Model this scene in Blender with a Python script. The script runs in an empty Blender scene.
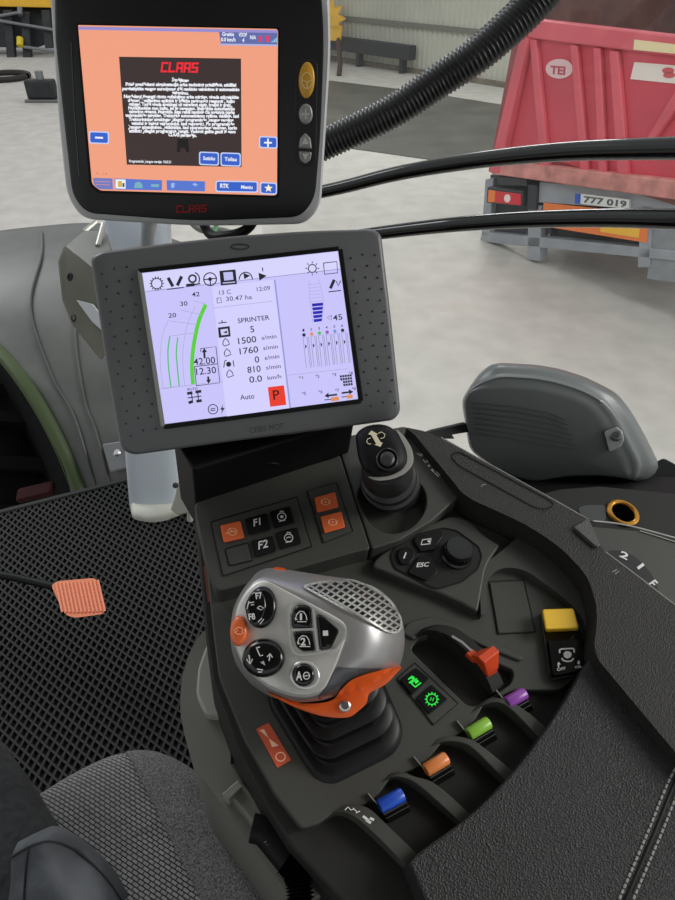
import bpy, bmesh, math, random
from mathutils import Vector, Matrix
random.seed(4)
C = bpy.context.scene.collection
PI = math.pi
# ------------------------------------------------------------------ camera model
F = 655.0; CX = 337.5; CY = 450.0; TH = math.radians(38)
CAM = Vector((0, 0, 1.25))
RT = Vector((1, 0, 0)); UP = Vector((0, math.sin(TH), math.cos(TH))); FW = Vector((0, math.cos(TH), -math.sin(TH)))
def ray(p): return RT * ((p[0] - CX) / F) + UP * ((CY - p[1]) / F) + FW
def D(x, y, d): return CAM + ray((x, y)) * d
def ZP(x, y, z):
    r = ray((x, y)); return CAM + r * ((z - CAM.z) / r.z)
def cv(a, b, c): return RT * a + UP * b + FW * c
class Plane:
    def __init__(s, p, n): s.p = p; s.n = n.normalized()
    def at(s, q, h=0.0):
        r = ray(q); t = ((s.p + s.n * h - CAM).dot(s.n)) / r.dot(s.n)
        return CAM + r * t
    def depth(s, q): return (s.at(q) - CAM).dot(FW)
def plane3(a, b, c):
    n = (b - a).cross(c - a)
    if n.dot(CAM - a) < 0: n = -n
    return Plane(a, n)
FWD = Vector((-.5, .866, 0)); TILT = math.radians(12)
P0 = Plane(D(330, 700, .57), Vector((0, 0, math.cos(TILT))) - FWD * math.sin(TILT))
N0 = P0.n
# ------------------------------------------------------------------ materials
def lin(c): return tuple(((v / 255 / 12.92) if v / 255 <= .04045 else ((v / 255 + .055) / 1.055) ** 2.4) for v in c)
MATS = {}
def mat(name, col, rough=.5, metal=0, emit=0, bump=None, mottle=None, coat=0, spec=.5):
    if name in MATS: return MATS[name]
    m = bpy.data.materials.new(name); m.use_nodes = True; nt = m.node_tree; b = nt.nodes['Principled BSDF']
    c = lin(col) + (1,)
    b.inputs['Base Color'].default_value = c; b.inputs['Roughness'].default_value = rough
    b.inputs['Metallic'].default_value = metal; b.inputs['Coat Weight'].default_value = coat
    b.inputs['Specular IOR Level'].default_value = spec
    if emit:
        b.inputs['Emission Color'].default_value = c; b.inputs['Emission Strength'].default_value = emit
        b.inputs['Base Color'].default_value = (.004, .004, .004, 1)
    tc = nt.nodes.new('ShaderNodeTexCoord')
    if mottle:   # (scale, amount, detail)
        n = nt.nodes.new('ShaderNodeTexNoise'); n.inputs['Scale'].default_value = mottle[0]; n.inputs['Detail'].default_value = 6
        nt.links.new(tc.outputs['Object'], n.inputs['Vector'])
        r = nt.nodes.new('ShaderNodeValToRGB'); r.color_ramp.elements[0].position = .3; r.color_ramp.elements[1].position = .7
        a = mottle[1]
        r.color_ramp.elements[0].color = tuple(v * (1 - a) for v in c[:3]) + (1,)
        r.color_ramp.elements[1].color = tuple(min(1, v * (1 + a)) for v in c[:3]) + (1,)
        nt.links.new(n.outputs['Fac'], r.inputs['Fac']); nt.links.new(r.outputs['Color'], b.inputs['Base Color'])
    if bump:     # (kind, scale, strength, distance)
        if bump[0] == 'noise':
            t = nt.nodes.new('ShaderNodeTexNoise'); t.inputs['Detail'].default_value = 3; out = 'Fac'
        else:
            t = nt.nodes.new('ShaderNodeTexVoronoi'); out = 'Distance'
        t.inputs['Scale'].default_value = bump[1]
        nt.links.new(tc.outputs['Object'], t.inputs['Vector'])
        bp = nt.nodes.new('ShaderNodeBump'); bp.inputs['Strength'].default_value = bump[2]; bp.inputs['Distance'].default_value = bump[3]
        nt.links.new(t.outputs[out], bp.inputs['Height']); nt.links.new(bp.outputs['Normal'], b.inputs['Normal'])
    MATS[name] = m; return m
def em(col, s=1.0): return mat('glow_%d_%d_%d' % tuple(col), col, .5, emit=s)
PLA = mat('olive_black_plastic', (66, 67, 62), .5, spec=.32, bump=('noise', 1400, .25, .0006))
PLB = mat('dark_trim_plastic', (40, 40, 38), .6, spec=.2, bump=('noise', 1400, .2, .0005))
PLG = mat('grey_side_plastic', (112, 111, 104), .5, bump=('noise', 900, .2, .0005))
BLK = mat('black_plastic', (17, 17, 18), .5, spec=.2)
KEY = mat('key_black', (11, 11, 12), .4, spec=.22)
GLS = mat('gloss_black', (9, 9, 10), .12)
SAT = mat('satin_black', (20, 20, 21), .3)
RUB = mat('black_rubber', (9, 9, 10), .42, spec=.28)
LEA = mat('black_leather', (40, 39, 39), .5, spec=.4, bump=('voronoi', 620, .8, .0013))
LEB = mat('black_leather_panel', (42, 41, 39), .55, spec=.3, bump=('voronoi', 680, .7, .001))
WHT = mat('white_print', (225, 225, 222), .6)
GRYP = mat('grey_print', (130, 130, 124), .6)
ORG = mat('orange_plastic', (240, 100, 32), .4)
ORB = mat('orange_button', (232, 105, 52), .42)
ORL = mat('orange_lever', (214, 72, 28), .42)
SIL = mat('silver_plate', (218, 216, 210), .36, metal=.35)
MET = mat('grey_metal_shell', (166, 165, 164), .33, metal=.5, bump=('noise', 300, .05, .0003))
CHR = mat('steel', (200, 200, 198), .25, metal=1)
GRM = mat('shell_shade_grey', (92, 93, 96), .38, metal=.5)
# ------------------------------------------------------------------ mesh helpers
def poly_face(bm, pts): return bm.faces.new([bm.verts.new(p) for p in pts])
def loft(bm, rings, cap0=True, cap1=True, closed=True):
    vr = [[bm.verts.new(p) for p in r] for r in rings]; n = len(rings[0])
    for a, b in zip(vr, vr[1:]):
        for i in range(n if closed else n - 1):
            j = (i + 1) % n; bm.faces.new((a[i], a[j], b[j], b[i]))
    if cap0 and closed: bm.faces.new(vr[0][::-1])
    if cap1 and closed: bm.faces.new(vr[-1])
def prism(bm, top, d):
    loft(bm, [[p + d for p in top], top])
def box(bm, c, ax, ay, az):   # half axis vectors
    q = [(-1, -1), (1, -1), (1, 1), (-1, 1)]
    loft(bm, [[c + ax * a + ay * b - az for a, b in q], [c + ax * a + ay * b + az for a, b in q]])
def wbox(bm, x0, x1, y0, y1, z0, z1):
    box(bm, Vector(((x0 + x1) / 2, (y0 + y1) / 2, (z0 + z1) / 2)), Vector(((x1 - x0) / 2, 0, 0)), Vector((0, (y1 - y0) / 2, 0)), Vector((0, 0, (z1 - z0) / 2)))
def frame_of(t):
    t = t.normalized(); a = Vector((0, 0, 1)) if abs(t.z) < .9 else Vector((1, 0, 0))
    u = t.cross(a).normalized(); return u, t.cross(u).normalized()
def tube(bm, pts, r, seg=12, cap=True, flat=1.0, up=None):
    rings = []; n = len(pts); u = None
    for i, p in enumerate(pts):
        t = (pts[min(i + 1, n - 1)] - pts[max(i - 1, 0)]).normalized()
        if u is None:
            if up is not None: u = up.cross(t).normalized()
            else: u = frame_of(t)[0]
        u = (u - t * u.dot(t)).normalized(); v = t.cross(u)
        rr = r[i] if isinstance(r, (list, tuple)) else r
        rings.append([p + (u * math.cos(2 * PI * k / seg) + v * math.sin(2 * PI * k / seg) * flat) * rr for k in range(seg)])
    loft(bm, rings, cap, cap)
def cyl(bm, a, b, r0, r1=None, seg=24): tube(bm, [a, b], [r0, r0 if r1 is None else r1], seg)
def lathe(bm, base, axis, prof, seg=32, u=None, sx=1, sy=1):  # prof: (radius, height)
    axis = axis.normalized()
    if u is None: u, v = frame_of(axis)
    else: u = (u - axis * u.dot(axis)).normalized(); v = axis.cross(u)
    loft(bm, [[base + axis * h + (u * math.cos(2 * PI * k / seg) * sx + v * math.sin(2 * PI * k / seg) * sy) * r for k in range(seg)] for r, h in prof])
def cr(pts, n=6, closed=False):
    P = [Vector(p) for p in pts]; m = len(P); out = []
    for i in range(m if closed else m - 1):
        if closed: a, b, c, d = P[(i - 1) % m], P[i], P[(i + 1) % m], P[(i + 2) % m]
        else: a, b, c, d = P[max(i - 1, 0)], P[i], P[i + 1], P[min(i + 2, m - 1)]
        for k in range(n):
            t = k / n
            out.append(.5 * ((2 * b) + (c - a) * t + (2 * a - 5 * b + 4 * c - d) * t * t + (3 * b - a - 3 * c + d) * t ** 3))
    if not closed: out.append(P[-1])
    return out
def rnd(pts, r, n=5):        # round the corners of a pixel polygon
    P = [Vector(p) for p in pts]; m = len(P); out = []
    for i in range(m):
        a, b, c = P[i - 1], P[i], P[(i + 1) % m]
        ri = r[i] if isinstance(r, (list, tuple)) else r
        d0 = (a - b); d1 = (c - b); k = min(ri, d0.length * .48, d1.length * .48)
        if k < .01: out.append(b); continue
        s = b + d0.normalized() * k; e = b + d1.normalized() * k
        for q in range(n + 1):
            t = q / n; out.append(s * (1 - t) ** 2 + b * 2 * t * (1 - t) + e * t * t)
    return out
def ell(cx, cy, rx, ry, rot=0, n=32):
    c, s = math.cos(math.radians(rot)), math.sin(math.radians(rot))
    return [Vector((cx + rx * math.cos(a) * c - ry * math.sin(a) * s, cy + rx * math.cos(a) * s + ry * math.sin(a) * c)) for a in [2 * PI * k / n for k in range(n)]]
def arc(cx, cy, rx, ry, a0, a1, n=14):
    return [(cx + rx * math.cos(math.radians(a0 + (a1 - a0) * k / n)), cy + ry * math.sin(math.radians(a0 + (a1 - a0) * k / n))) for k in range(n + 1)]
def radial(poly, cx, cy, N=72):     # radius samples of a star-shaped pixel polygon
    P = [Vector(p) for p in poly]; out = []
    for k in range(N):
        a = 2 * PI * k / N; d = Vector((math.cos(a), math.sin(a))); best = 0
        for i in range(len(P)):
            p = P[i] - Vector((cx, cy)); q = P[(i + 1) % len(P)] - Vector((cx, cy)); e = q - p
            den = d.x * e.y - d.y * e.x
            if abs(den) < 1e-9: continue
            t = (p.x * e.y - p.y * e.x) / den; s = (p.x * d.y - p.y * d.x) / den
            if t > 0 and -1e-6 <= s <= 1 + 1e-6: best = max(best, t)
        out.append(best)
    return out
def inpoly(p, poly):
    c = False; n = len(poly)
    for i in range(n):
        a, b = poly[i], poly[i - 1]
        if (a[1] > p[1]) != (b[1] > p[1]) and p[0] < (b[0] - a[0]) * (p[1] - a[1]) / (b[1] - a[1]) + a[0]: c = not c
    return c
# ------------------------------------------------------------------ object helpers
def thing(name, label, cat, base, group=None):
    o = bpy.data.objects.new(name, None); C.objects.link(o); o.location = base; o.empty_display_size = .02
    o['label'] = label; o['category'] = cat
    if group: o['group'] = group
    return o
def root_of(o):
    while o.parent: o = o.parent
    return o
def obj(name, bm, m, parent=None, bevel=0, seg=3, ang=35, label=None, base=None, sub=0):
    bmesh.ops.recalc_face_normals(bm, faces=bm.faces)
    off = Vector(root_of(parent).location) if parent else (base or Vector((0, 0, 0)))
    for v in bm.verts: v.co -= off
    me = bpy.data.meshes.new(name); bm.to_mesh(me); bm.free()
    me.shade_smooth(); me.set_sharp_from_angle(angle=math.radians(ang))
    me.materials.append(m)
    o = bpy.data.objects.new(name, me); C.objects.link(o)
    if parent: o.parent = parent
    else: o.location = off
    if sub:
        s = o.modifiers.new('sub', 'SUBSURF'); s.levels = sub; s.render_levels = sub
    if bevel:
        b = o.modifiers.new('bevel', 'BEVEL'); b.width = bevel; b.segments = seg; b.limit_method = 'ANGLE'; b.angle_limit = math.radians(40)
    if label: o['label'] = label
    return o
def solo(name, bm, m, label, cat, group=None, **k):
    zs = [v.co.copy() for v in bm.verts]; c = sum(zs, Vector()) / len(zs); c.z = min(v.z for v in zs)
    o = obj(name, bm, m, base=c, **k); o['label'] = label; o['category'] = cat
    if group: o['group'] = group
    return o
def struct(name, bm, m, **k):
    o = obj(name, bm, m, **k); o['kind'] = 'structure'; return o
def NB(): return bmesh.new()
# things drawn on a surface: S is a function (pixel, height) -> point
def slabp(bm, poly, S, h1, h0): loft(bm, [[S(p, h0) for p in poly], [S(p, h1) for p in poly]])
def ribbon(bm, pts, w, S, h1, h0=0.0, closed=False):
    P = [Vector(p[:2]) for p in pts]; n = len(P); L, R = [], []
    for i in range(n):
        if closed: t = P[(i + 1) % n] - P[i - 1]
        else: t = P[min(i + 1, n - 1)] - P[max(i - 1, 0)]
        if t.length < 1e-6: t = Vector((1, 0))
        t.normalize(); q = Vector((-t.y, t.x)) * w / 2; L.append(P[i] + q); R.append(P[i] - q)
    rings = [[S(L[i], h0), S(L[i], h1), S(R[i], h1), S(R[i], h0)] for i in range(n)]
    if closed: rings.append(rings[0])
    loft(bm, rings, not closed, not closed)
_tc = {}
def text_geo(s, bold=0.0, shear=0.0):
    k = (s, bold, shear)
    if k in _tc: return _tc[k]
    cu = bpy.data.curves.new('t', 'FONT'); cu.body = s; cu.offset = bold; cu.shear = shear; cu.resolution_u = 3
    o = bpy.data.objects.new('t', cu); C.objects.link(o)
    dg = bpy.context.evaluated_depsgraph_get(); me = bpy.data.meshes.new_from_object(o.evaluated_get(dg))
    vs = [(v.co.x, v.co.y) for v in me.vertices]; fs = [tuple(p.vertices) for p in me.polygons]
    bpy.data.objects.remove(o); bpy.data.curves.remove(cu); bpy.data.meshes.remove(me)
    _tc[k] = (vs, fs); return _tc[k]
def text(bm, s, pL, pR, S, h, hs=1.0, bold=0.0, shear=0.0, height=None):
    """text from baseline-left pixel pL to baseline-right pixel pR; height = cap height in px"""
    vs, fs = text_geo(s, bold, shear)
    if not vs: return
    x0 = min(v[0] for v in vs); x1 = max(v[0] for v in vs)
    pL = Vector(pL); pR = Vector(pR); u = (pR - pL) / (x1 - x0); v = Vector((u.y, -u.x)) * hs
    if height: v = v.normalized() * height / .69
    B = [bm.verts.new(S(pL + u * (a - x0) + v * b, h)) for a, b in vs]
    for f in fs:
        try: bm.faces.new([B[i] for i in f])
        except ValueError: pass
def strokes(bm, polys, w, S, h, h0=0):
    for p in polys: ribbon(bm, p, w, S, h, h0)
BLOCK = {'C': [((1, 0), (0, 0), (0, 1), (1, 1))], 'L': [((0, 0), (0, 1), (1, 1))], 'A': [((0, 1), (0, 0), (1, 0), (1, 1)), ((0, .58), (1, .58))],
         'S': [((1, 0), (0, 0), (0, .5), (1, .5), (1, 1), (0, 1))]}
def block_word(bm, word, pL, pR, hgt, S, h, w):
    pL = Vector(pL); pR = Vector(pR); u = (pR - pL); n = len(word); cw = 1 / n; d = Vector((-u.y, u.x)).normalized() * hgt
    for i, ch in enumerate(word):
        for st in BLOCK[ch]:
            pts = []
            for (a, b), nx in zip(st, st[1:] + (st[-1],)):
                pts.append(pL + u * (i * cw + a * cw * .64 + (1 - b) * .025) + d * (b - 1))
            for a, b in zip(pts, pts[1:]):
                e = (b - a).normalized() * w / 2
                ribbon(bm, [a - e, b + e], w, S, h)
# ================================================================== SETTING
GZ = -1.75
gm = mat('garage_concrete', (198, 194, 186), .62, mottle=(3.5, .1), bump=('noise', 60, .3, .004))
bm = NB(); wbox(bm, -18, 18, -3, 26, GZ - .1, GZ); struct('floor', bm, gm)
bm = NB(); wbox(bm, -1.05, .95, -.85, 1.02, -.06, -.012)
struct('floor.001', bm, mat('cab_floor_black', (24, 24, 25), .7))
wa, wb = ZP(335, 60, GZ), ZP(462, 80, GZ); wd = (wb - wa); wd.z = 0; wd.normalize(); wn = Vector((wd.y, -wd.x, 0))
if wn.dot(CAM - wa) < 0: wn = -wn
WALL = Plane(wa, wn)
bm = NB(); pr = []; x = -14.0
while x < 10:
    pr += [(x, 0), (x + .07, 0), (x + .095, .035), (x + .15, .035), (x + .175, 0)]; x += .175
loft(bm, [[wa + wd * a + wn * b + Vector((0, 0, z)) for a, b in pr] for z in (.12, 5.2)], closed=False)
struct('wall_back', bm, mat('wall_sheet', (196, 196, 182), .6, mottle=(.8, .08)), ang=20)
def wallbar(z0, z1, t, x0=-14, x1=10, off=.035):
    b = NB(); c = wa + wd * (x0 + x1) / 2 + wn * (off + t / 2); c.z = GZ + (z0 + z1) / 2
    box(b, c, wd * (x1 - x0) / 2, wn * t / 2, Vector((0, 0, (z1 - z0) / 2))); return b
zg = WALL.at((345, 18)).z - GZ
struct('trim_1', wallbar(zg - .06, zg + .06, .05), mat('girt_grey', (120, 120, 110), .6))
struct('baseboard_back', wallbar(0, .12, .12), mat('wall_base', (120, 110, 96), .8, mottle=(6, .3)))
pl = [ZP(*q, GZ) + Vector((0, 0, .012)) for q in [(200, 78), (322, 80), (420, 92), (520, 108), (500, 166), (430, 160), (345, 148), (200, 140)]]
bm = NB(); prism(bm, pl, Vector((0, 0, -.01)))
struct('trim_2', bm, mat('dark_floor_strip', (84, 82, 76), .45, mottle=(1.2, .3)))  # darker strip of floor near the back wall
bm = NB(); wbox(bm, -1.15, 1.15, -1.1, .75, 1.72, 1.8); struct('ceiling', bm, mat('roof_lining', (150, 150, 148), .8))  # unseen cab roof, added to keep the interior darker than outside
bm = NB(); a, b_ = WALL.at((322, 52)) + wn * .35, WALL.at((420, 67)) + wn * .35
a.z = b_.z = GZ + .52
box(bm, (a + b_) / 2, (b_ - a) / 2, wn * .14, Vector((0, 0, .17)))
for s in (.08, .5, .92):
    c = a.lerp(b_, s); c.z = GZ + .18; box(bm, c, wd * .06, wn * .1, Vector((0, 0, .18)))
solo('steel_beam', bm, mat('dark_steel', (42, 44, 46), .6), 'long dark steel beam lying along the foot of the corrugated garage wall', 'beam')
# ---- yellow machine by the wall, left of the screens
YEL = mat('machine_yellow', (226, 172, 30), .45, mottle=(3, .12)); DKM = mat('machine_dark', (40, 41, 44), .6, mottle=(5, .3)); ROD = mat('rod_grey', (130, 132, 136), .4, metal=.4)
def dw(x, y, d=21.0): return D(x, y, d)
t = thing('farm_implement', 'big yellow and black implement parked by the garage wall left of the screens', 'farm machine', ZP(20, 62, GZ))
bm = NB(); prism(bm, [dw(*q) for q in [(-70, -30), (60, -30), (60, 8), (-70, 5)]], Vector((0, .6, 0))); obj('yellow_frame', bm, YEL, t, bevel=.03)
bm = NB(); prism(bm, [dw(*q, 21.3) for q in [(-70, 2), (56, 4), (58, 40), (36, 48), (-70, 46)]], Vector((0, .8, 0))); obj('dark_body', bm, DKM, t, bevel=.04)
for q in [(-30, 10, -26, 60), (8, 10, 12, 58), (26, 12, 28, 60), (46, 10, 50, 48)]:
    bm = NB(); box(bm, (dw(q[0], q[1]) + dw(q[2], q[3])) / 2, Vector((.13, 0, 0)), Vector((0, .1, 0)), (dw(q[0], q[1]) - dw(q[2], q[3])) / 2); obj('tine', bm, DKM, t, bevel=.02)
for q in [(-40, 14, 54, 30), (24, 47, 54, 51), (0, 16, 22, 12)]:
    bm = NB(); cyl(bm, dw(q[0], q[1], 20.85), dw(q[2], q[3], 20.85), .045, seg=8); obj('tie_rod', bm, ROD, t)
bm = NB(); cyl(bm, dw(20, 38, 20.8), dw(20, 46, 20.8), .1, seg=12); obj('grease_cap', bm, mat('cap_yellow', (232, 206, 40), .5), t)
bm = NB(); cyl(bm, dw(20, 8, 20.8), dw(20, 15, 20.8), .08, seg=12); obj('hose_coupling', bm, ROD, t)
# support foot and coil on the floor
fp = ZP(42, 102, GZ)
t = thing('support_foot', 'small dark block with a flat foot plate on the concrete left of the upper screen', 'support', fp)
bm = NB(); wbox(bm, fp.x - .36, fp.x + .45, fp.y - .12, fp.y + .3, GZ, GZ + .06); obj('foot_plate', bm, mat('plate_grey', (110, 110, 112), .5), t, bevel=.02)
bm = NB(); wbox(bm, fp.x - .3, fp.x + .35, fp.y - .06, fp.y + .25, GZ + .06, GZ + .45); obj('block', bm, DKM, t, bevel=.05)
bm = NB(); cyl(bm, Vector((fp.x + .05, fp.y + .1, GZ + .4)), Vector((fp.x + .05, fp.y + .1, GZ + .62)), .09, seg=12); obj('pin', bm, ROD, t)
c = ZP(5, 79, GZ); bm = NB(); n = 40
loft(bm, [[c + Vector((math.cos(2 * PI * k / n) * (.62 + .07 * math.cos(a)), math.sin(2 * PI * k / n) * (.62 + .07 * math.cos(a)), .07 + .07 * math.sin(a))) for a in [2 * PI * j / 8 for j in range(8)]] for k in range(n)] , False, False)
solo('hose_coil', bm, mat('coil_dark', (46, 42, 38), .7), 'dark ring of hose lying on the concrete under the yellow implement', 'hose')
# ---- yellow spinner behind the upper screen's right edge
t = thing('spinner_rake', 'yellow star shaped attachment on a dark leg by the corrugated wall', 'farm machine', ZP(339, 76, GZ))
bm = NB(); st = []
for k in range(20):
    a = 2 * PI * k / 20; r = (23, 14)[k % 2]; st.append(dw(328 + r * .8 * math.cos(a), 19 + r * math.sin(a), 19))
prism(bm, st, Vector((0, .35, 0))); obj('star_wheel', bm, YEL, t, bevel=.02)
bm = NB(); prism(bm, [dw(*q, 19) for q in [(322, 22), (343, 26), (341, 42), (324, 40)]], Vector((0, .4, 0))); obj('gear_housing', bm, YEL, t, bevel=.05)
bm = NB(); tube(bm, [dw(338, 36, 19.2), ZP(340, 66, GZ) + Vector((0, -1.5, .25)), t.location], .07, 8); obj('leg', bm, mat('leg_oxide', (66, 34, 32), .6), t)
# ---- red tipping truck
ta, tb = ZP(542, 21, GZ + 2.36), ZP(672, 35.5, GZ + 2.36); td = (tb - ta); td.z = 0; td.normalize(); tn = Vector((td.y, -td.x, 0))
if tn.dot(CAM - ta) < 0: tn = -tn
TG = Plane(D(604, 200, 6.6), tn); G = TG.at
RED = mat('truck_hazed_red', (212, 76, 92), .5, mottle=(1.5, .1)); RED2 = mat('truck_hazed_red_rail', (222, 96, 108), .5, mottle=(2, .12))  # reds paled towards pink, putting the window glass haze into the colour
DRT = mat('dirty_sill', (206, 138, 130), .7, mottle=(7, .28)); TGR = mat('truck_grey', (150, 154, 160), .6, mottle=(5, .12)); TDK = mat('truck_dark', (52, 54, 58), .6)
tk = thing('tipper_truck', 'haze-paled red tipper truck standing on the garage floor outside the window', 'truck', ZP(560, 262, GZ))
def tp(name, polys, h1, h0, m, par=None, bev=.008, label=None):
    b = NB()
    for p in polys:
        loft(b, [[G(q) + tn * h0 for q in p], [G(q) + tn * h1 for q in p]])
    return obj(name, b, m, par or tk, bevel=bev, seg=2, label=label)
tp('tailgate', [[(520, 24), (780, 52), (780, 200), (496, 172), (497, 150)]], 0, -.06, RED)
tp('top_rail', [[(521, 17), (780, 47), (780, 68), (519, 36)]], .07, -.08, RED2, bev=.015)
for q in [[(574, 44), (581, 45), (592, 172), (584, 171)], [(597, 47), (604, 47.5), (610, 174), (602, 173)], [(613, 50), (622, 51), (632, 176), (621, 175)], [(533, 38), (540, 39), (553, 170), (544, 169)],
          [(690, 72), (650, 138), (656, 142), (700, 80)]]:
    tp('rib', [q], .06, 0, RED2, bev=.012)
tp('hinge_strut', [[(527, 36), (535, 38), (505, 172), (495, 171)]], .1, 0, RED2)
tp('corner_post', [[(516, 34), (522, 36), (500, 172), (490, 171)]], .03, -.2, mat('post_red_brown', (150, 78, 80), .6, mottle=(4, .2)))
bm = NB(); q0 = [G(q) for q in [(527, 24), (492, 172)]]; zt = Vector((0, 0, .9)); lw = [q0[1] - tn * .1, q0[1] - tn * 2.6, q0[0] - tn * 2.6 + zt, q0[0] - tn * .5 + zt, q0[0] - tn * .1]
loft(bm, [lw, [p + td * .05 for p in lw]])
BRN = mat('box_inside', (122, 84, 78), .8, mottle=(3, .25)); obj('left_wall', bm, BRN, tk)
bm = NB(); c0, c1 = G((500, 120)) - tn * 2.6, G((1000, 170)) - tn * 2.6; c0.z = c1.z = GZ + 1.2
loft(bm, [[c0, c1, c1 + Vector((0, 0, 2.6)), c0 + Vector((0, 0, 2.6))], [p - tn * .06 for p in [c0, c1, c1 + Vector((0, 0, 2.6)), c0 + Vector((0, 0, 2.6))]]]); obj('front_wall', bm, BRN, tk)
bm = NB(); e0, e1 = G((495, 168)), G((780, 196)); e0.z = e1.z = GZ + 1.15
loft(bm, [[e0, e1, e1 - tn * 4.4, e0 - tn * 4.4], [p - Vector((0, 0, .08)) for p in [e0, e1, e1 - tn * 4.4, e0 - tn * 4.4]]]); obj('load_floor', bm, BRN, tk)
tp('sill', [[(494, 158), (780, 190), (780, 212), (497, 173)]], .09, -.1, DRT, bev=.015)
s = tp('oval_sign', [ell(560, 68.7, 13.6, 9.8)], .012, 0, mat('sign_pale', (236, 200, 200), .5), bev=0)
bm = NB(); text(bm, 'TEI', (551, 73.5), (566, 74.5), lambda p, h: G(p) + tn * (.014), 0, bold=.04); obj('sign_text', bm, mat('sign_rose', (190, 80, 96), .6), s)
tp('yellow_sticker', [[(640, 39), (700, 46), (700, 55), (639, 49)]], .078, .07, mat('sticker_cream', (244, 226, 176), .5), bev=0)
s = tp('white_sticker', [[(635, 62), (700, 67.5), (700, 86), (631, 79)]], .01, 0, mat('sticker_white', (244, 234, 224), .5), bev=0)
bm = NB()
for e in (ell(669, 70.5, 6, 3.2), ell(670, 75, 6, 3)): loft(bm, [[G(p) + tn * .01 for p in e], [G(p) + tn * .014 for p in e]])
obj('sticker_emblem', bm, mat('emblem_red', (214, 96, 100), .5), s)
# rear lower part
tp('underrun_frame', [[(481, 232), (780, 262), (780, 272), (478, 242)], [(484, 180), (492, 178), (488, 236), (480, 236)], [(527, 205), (540, 206), (538, 262), (526, 260)], [(640, 205), (652, 206), (648, 268), (636, 268)]], -.02, -.16, TGR)
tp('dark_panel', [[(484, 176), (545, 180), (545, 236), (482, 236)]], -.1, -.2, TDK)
tp('chassis_dark_plate', [[(538, 205), (640, 212), (638, 256), (537, 250)]], -.2, -.3, mat('chassis_olive', (64, 62, 56), .7))  # dark olive plate set back behind the reflector board
tp('bumper', [[(538, 182), (700, 196), (700, 214), (537, 203)]], -.02, -.14, TGR)
tp('mudflap', [[(650, 228), (780, 240), (780, 300), (644, 280)]], -.04, -.08, mat('mudflap_grey', (138, 142, 146), .6, mottle=(10, .1)))
lp = tp('tail_lamp', [[(491, 186), (526, 190), (526, 206), (490, 202)]], .06, -.1, TDK)
tp('amber_lens', [[(493, 189), (500, 190), (499, 201.5), (492, 201)]], .075, .05, mat('amber', (244, 130, 50), .3), lp, label='amber lens')
tp('red_lens', [[(500, 190), (525, 193), (525, 204.5), (499, 201.5)]], .075, .05, mat('lens_red', (214, 40, 52), .3), lp, label='red lens')
tp('white_lens', [ell(512, 197.3, 3.2, 4.2, n=16)], .08, .07, mat('lens_white', (240, 225, 220), .3), lp, label='white round lens')
tp('lamp_bracket', [[(529, 184), (538, 185), (537, 210), (528, 209)], [(498, 176), (528, 178), (528, 186), (498, 185)]], .02, -.1, TDK)
tp('reflector_board', [[(543, 203), (648, 214), (646, 243), (540, 226)]], -.012, -.022, mat('reflector_orange', (240, 128, 60), .5), bev=0)
tp('reflector_stripe', [[(600, 222), (640, 227), (638, 238), (600, 232)]], -.006, -.012, mat('reflector_yellow', (248, 190, 60), .5), bev=0)
pt = tp('license_plate', [[(576, 193), (630, 199.5), (629.5, 209), (575.5, 203)]], .01, -.02, mat('plate_white', (228, 230, 226), .4), bev=0)
tp('plate_blue_strip', [[(576, 193), (581.5, 193.7), (581, 203.6), (575.5, 203)]], .013, .01, mat('plate_blue', (44, 86, 190), .4), pt, bev=0)
bm = NB(); text(bm, '777 019', (584, 202), (627, 207), lambda p, h: G(p) + tn * .014, 0, bold=.03, height=6); obj('plate_number', bm, mat('plate_ink', (90, 94, 100), .6), pt)
# ================================================================== CAB SURROUND
# window pane right of the driver, with the two black bars in front of it
gA, gB = D(320, 192, 1.42), D(690, 145, .98); gd = gB - gA; gd.z = 0; gd.normalize(); gn = Vector((gd.y, -gd.x, 0))
if gn.dot(CAM - gA) < 0: gn = -gn
gl = bpy.data.materials.new('window_glass'); gl.use_nodes = True; nt = gl.node_tree; nt.nodes.clear()
o_ = nt.nodes.new('ShaderNodeOutputMaterial'); tr = nt.nodes.new('ShaderNodeBsdfTransparent'); gs = nt.nodes.new('ShaderNodeBsdfGlossy'); df = nt.nodes.new('ShaderNodeBsdfDiffuse')
gs.inputs['Roughness'].default_value = .03; df.inputs['Color'].default_value = (.8, .8, .78, 1); tr.inputs['Color'].default_value = (.97, .98, .975, 1)
m1 = nt.nodes.new('ShaderNodeMixShader'); m2 = nt.nodes.new('ShaderNodeMixShader'); nz = nt.nodes.new('ShaderNodeTexNoise'); nz.inputs['Scale'].default_value = 3
rp = nt.nodes.new('ShaderNodeMapRange'); rp.inputs[3].default_value = .015; rp.inputs[4].default_value = .05
tcn = nt.nodes.new('ShaderNodeTexCoord'); nt.links.new(tcn.outputs['Object'], nz.inputs['Vector']); nt.links.new(nz.outputs['Fac'], rp.inputs[0]); nt.links.new(rp.outputs[0], m1.inputs[0])
nt.links.new(tr.outputs[0], m1.inputs[1]); nt.links.new(df.outputs[0], m1.inputs[2]); m2.inputs[0].default_value = .025
nt.links.new(m1.outputs[0], m2.inputs[1]); nt.links.new(gs.outputs[0], m2.inputs[2]); nt.links.new(m2.outputs[0], o_.inputs[0])
bm = NB(); p0 = gA - gn * .05 - gd * .22; L_ = 1.15
for s in (0, ): box(bm, Vector((p0.x, p0.y, 0)) + gd * L_ / 2 + Vector((0, 0, .85)), gd * L_ / 2, gn * .0025, Vector((0, 0, .84)))
struct('window_1', bm, gl)
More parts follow.
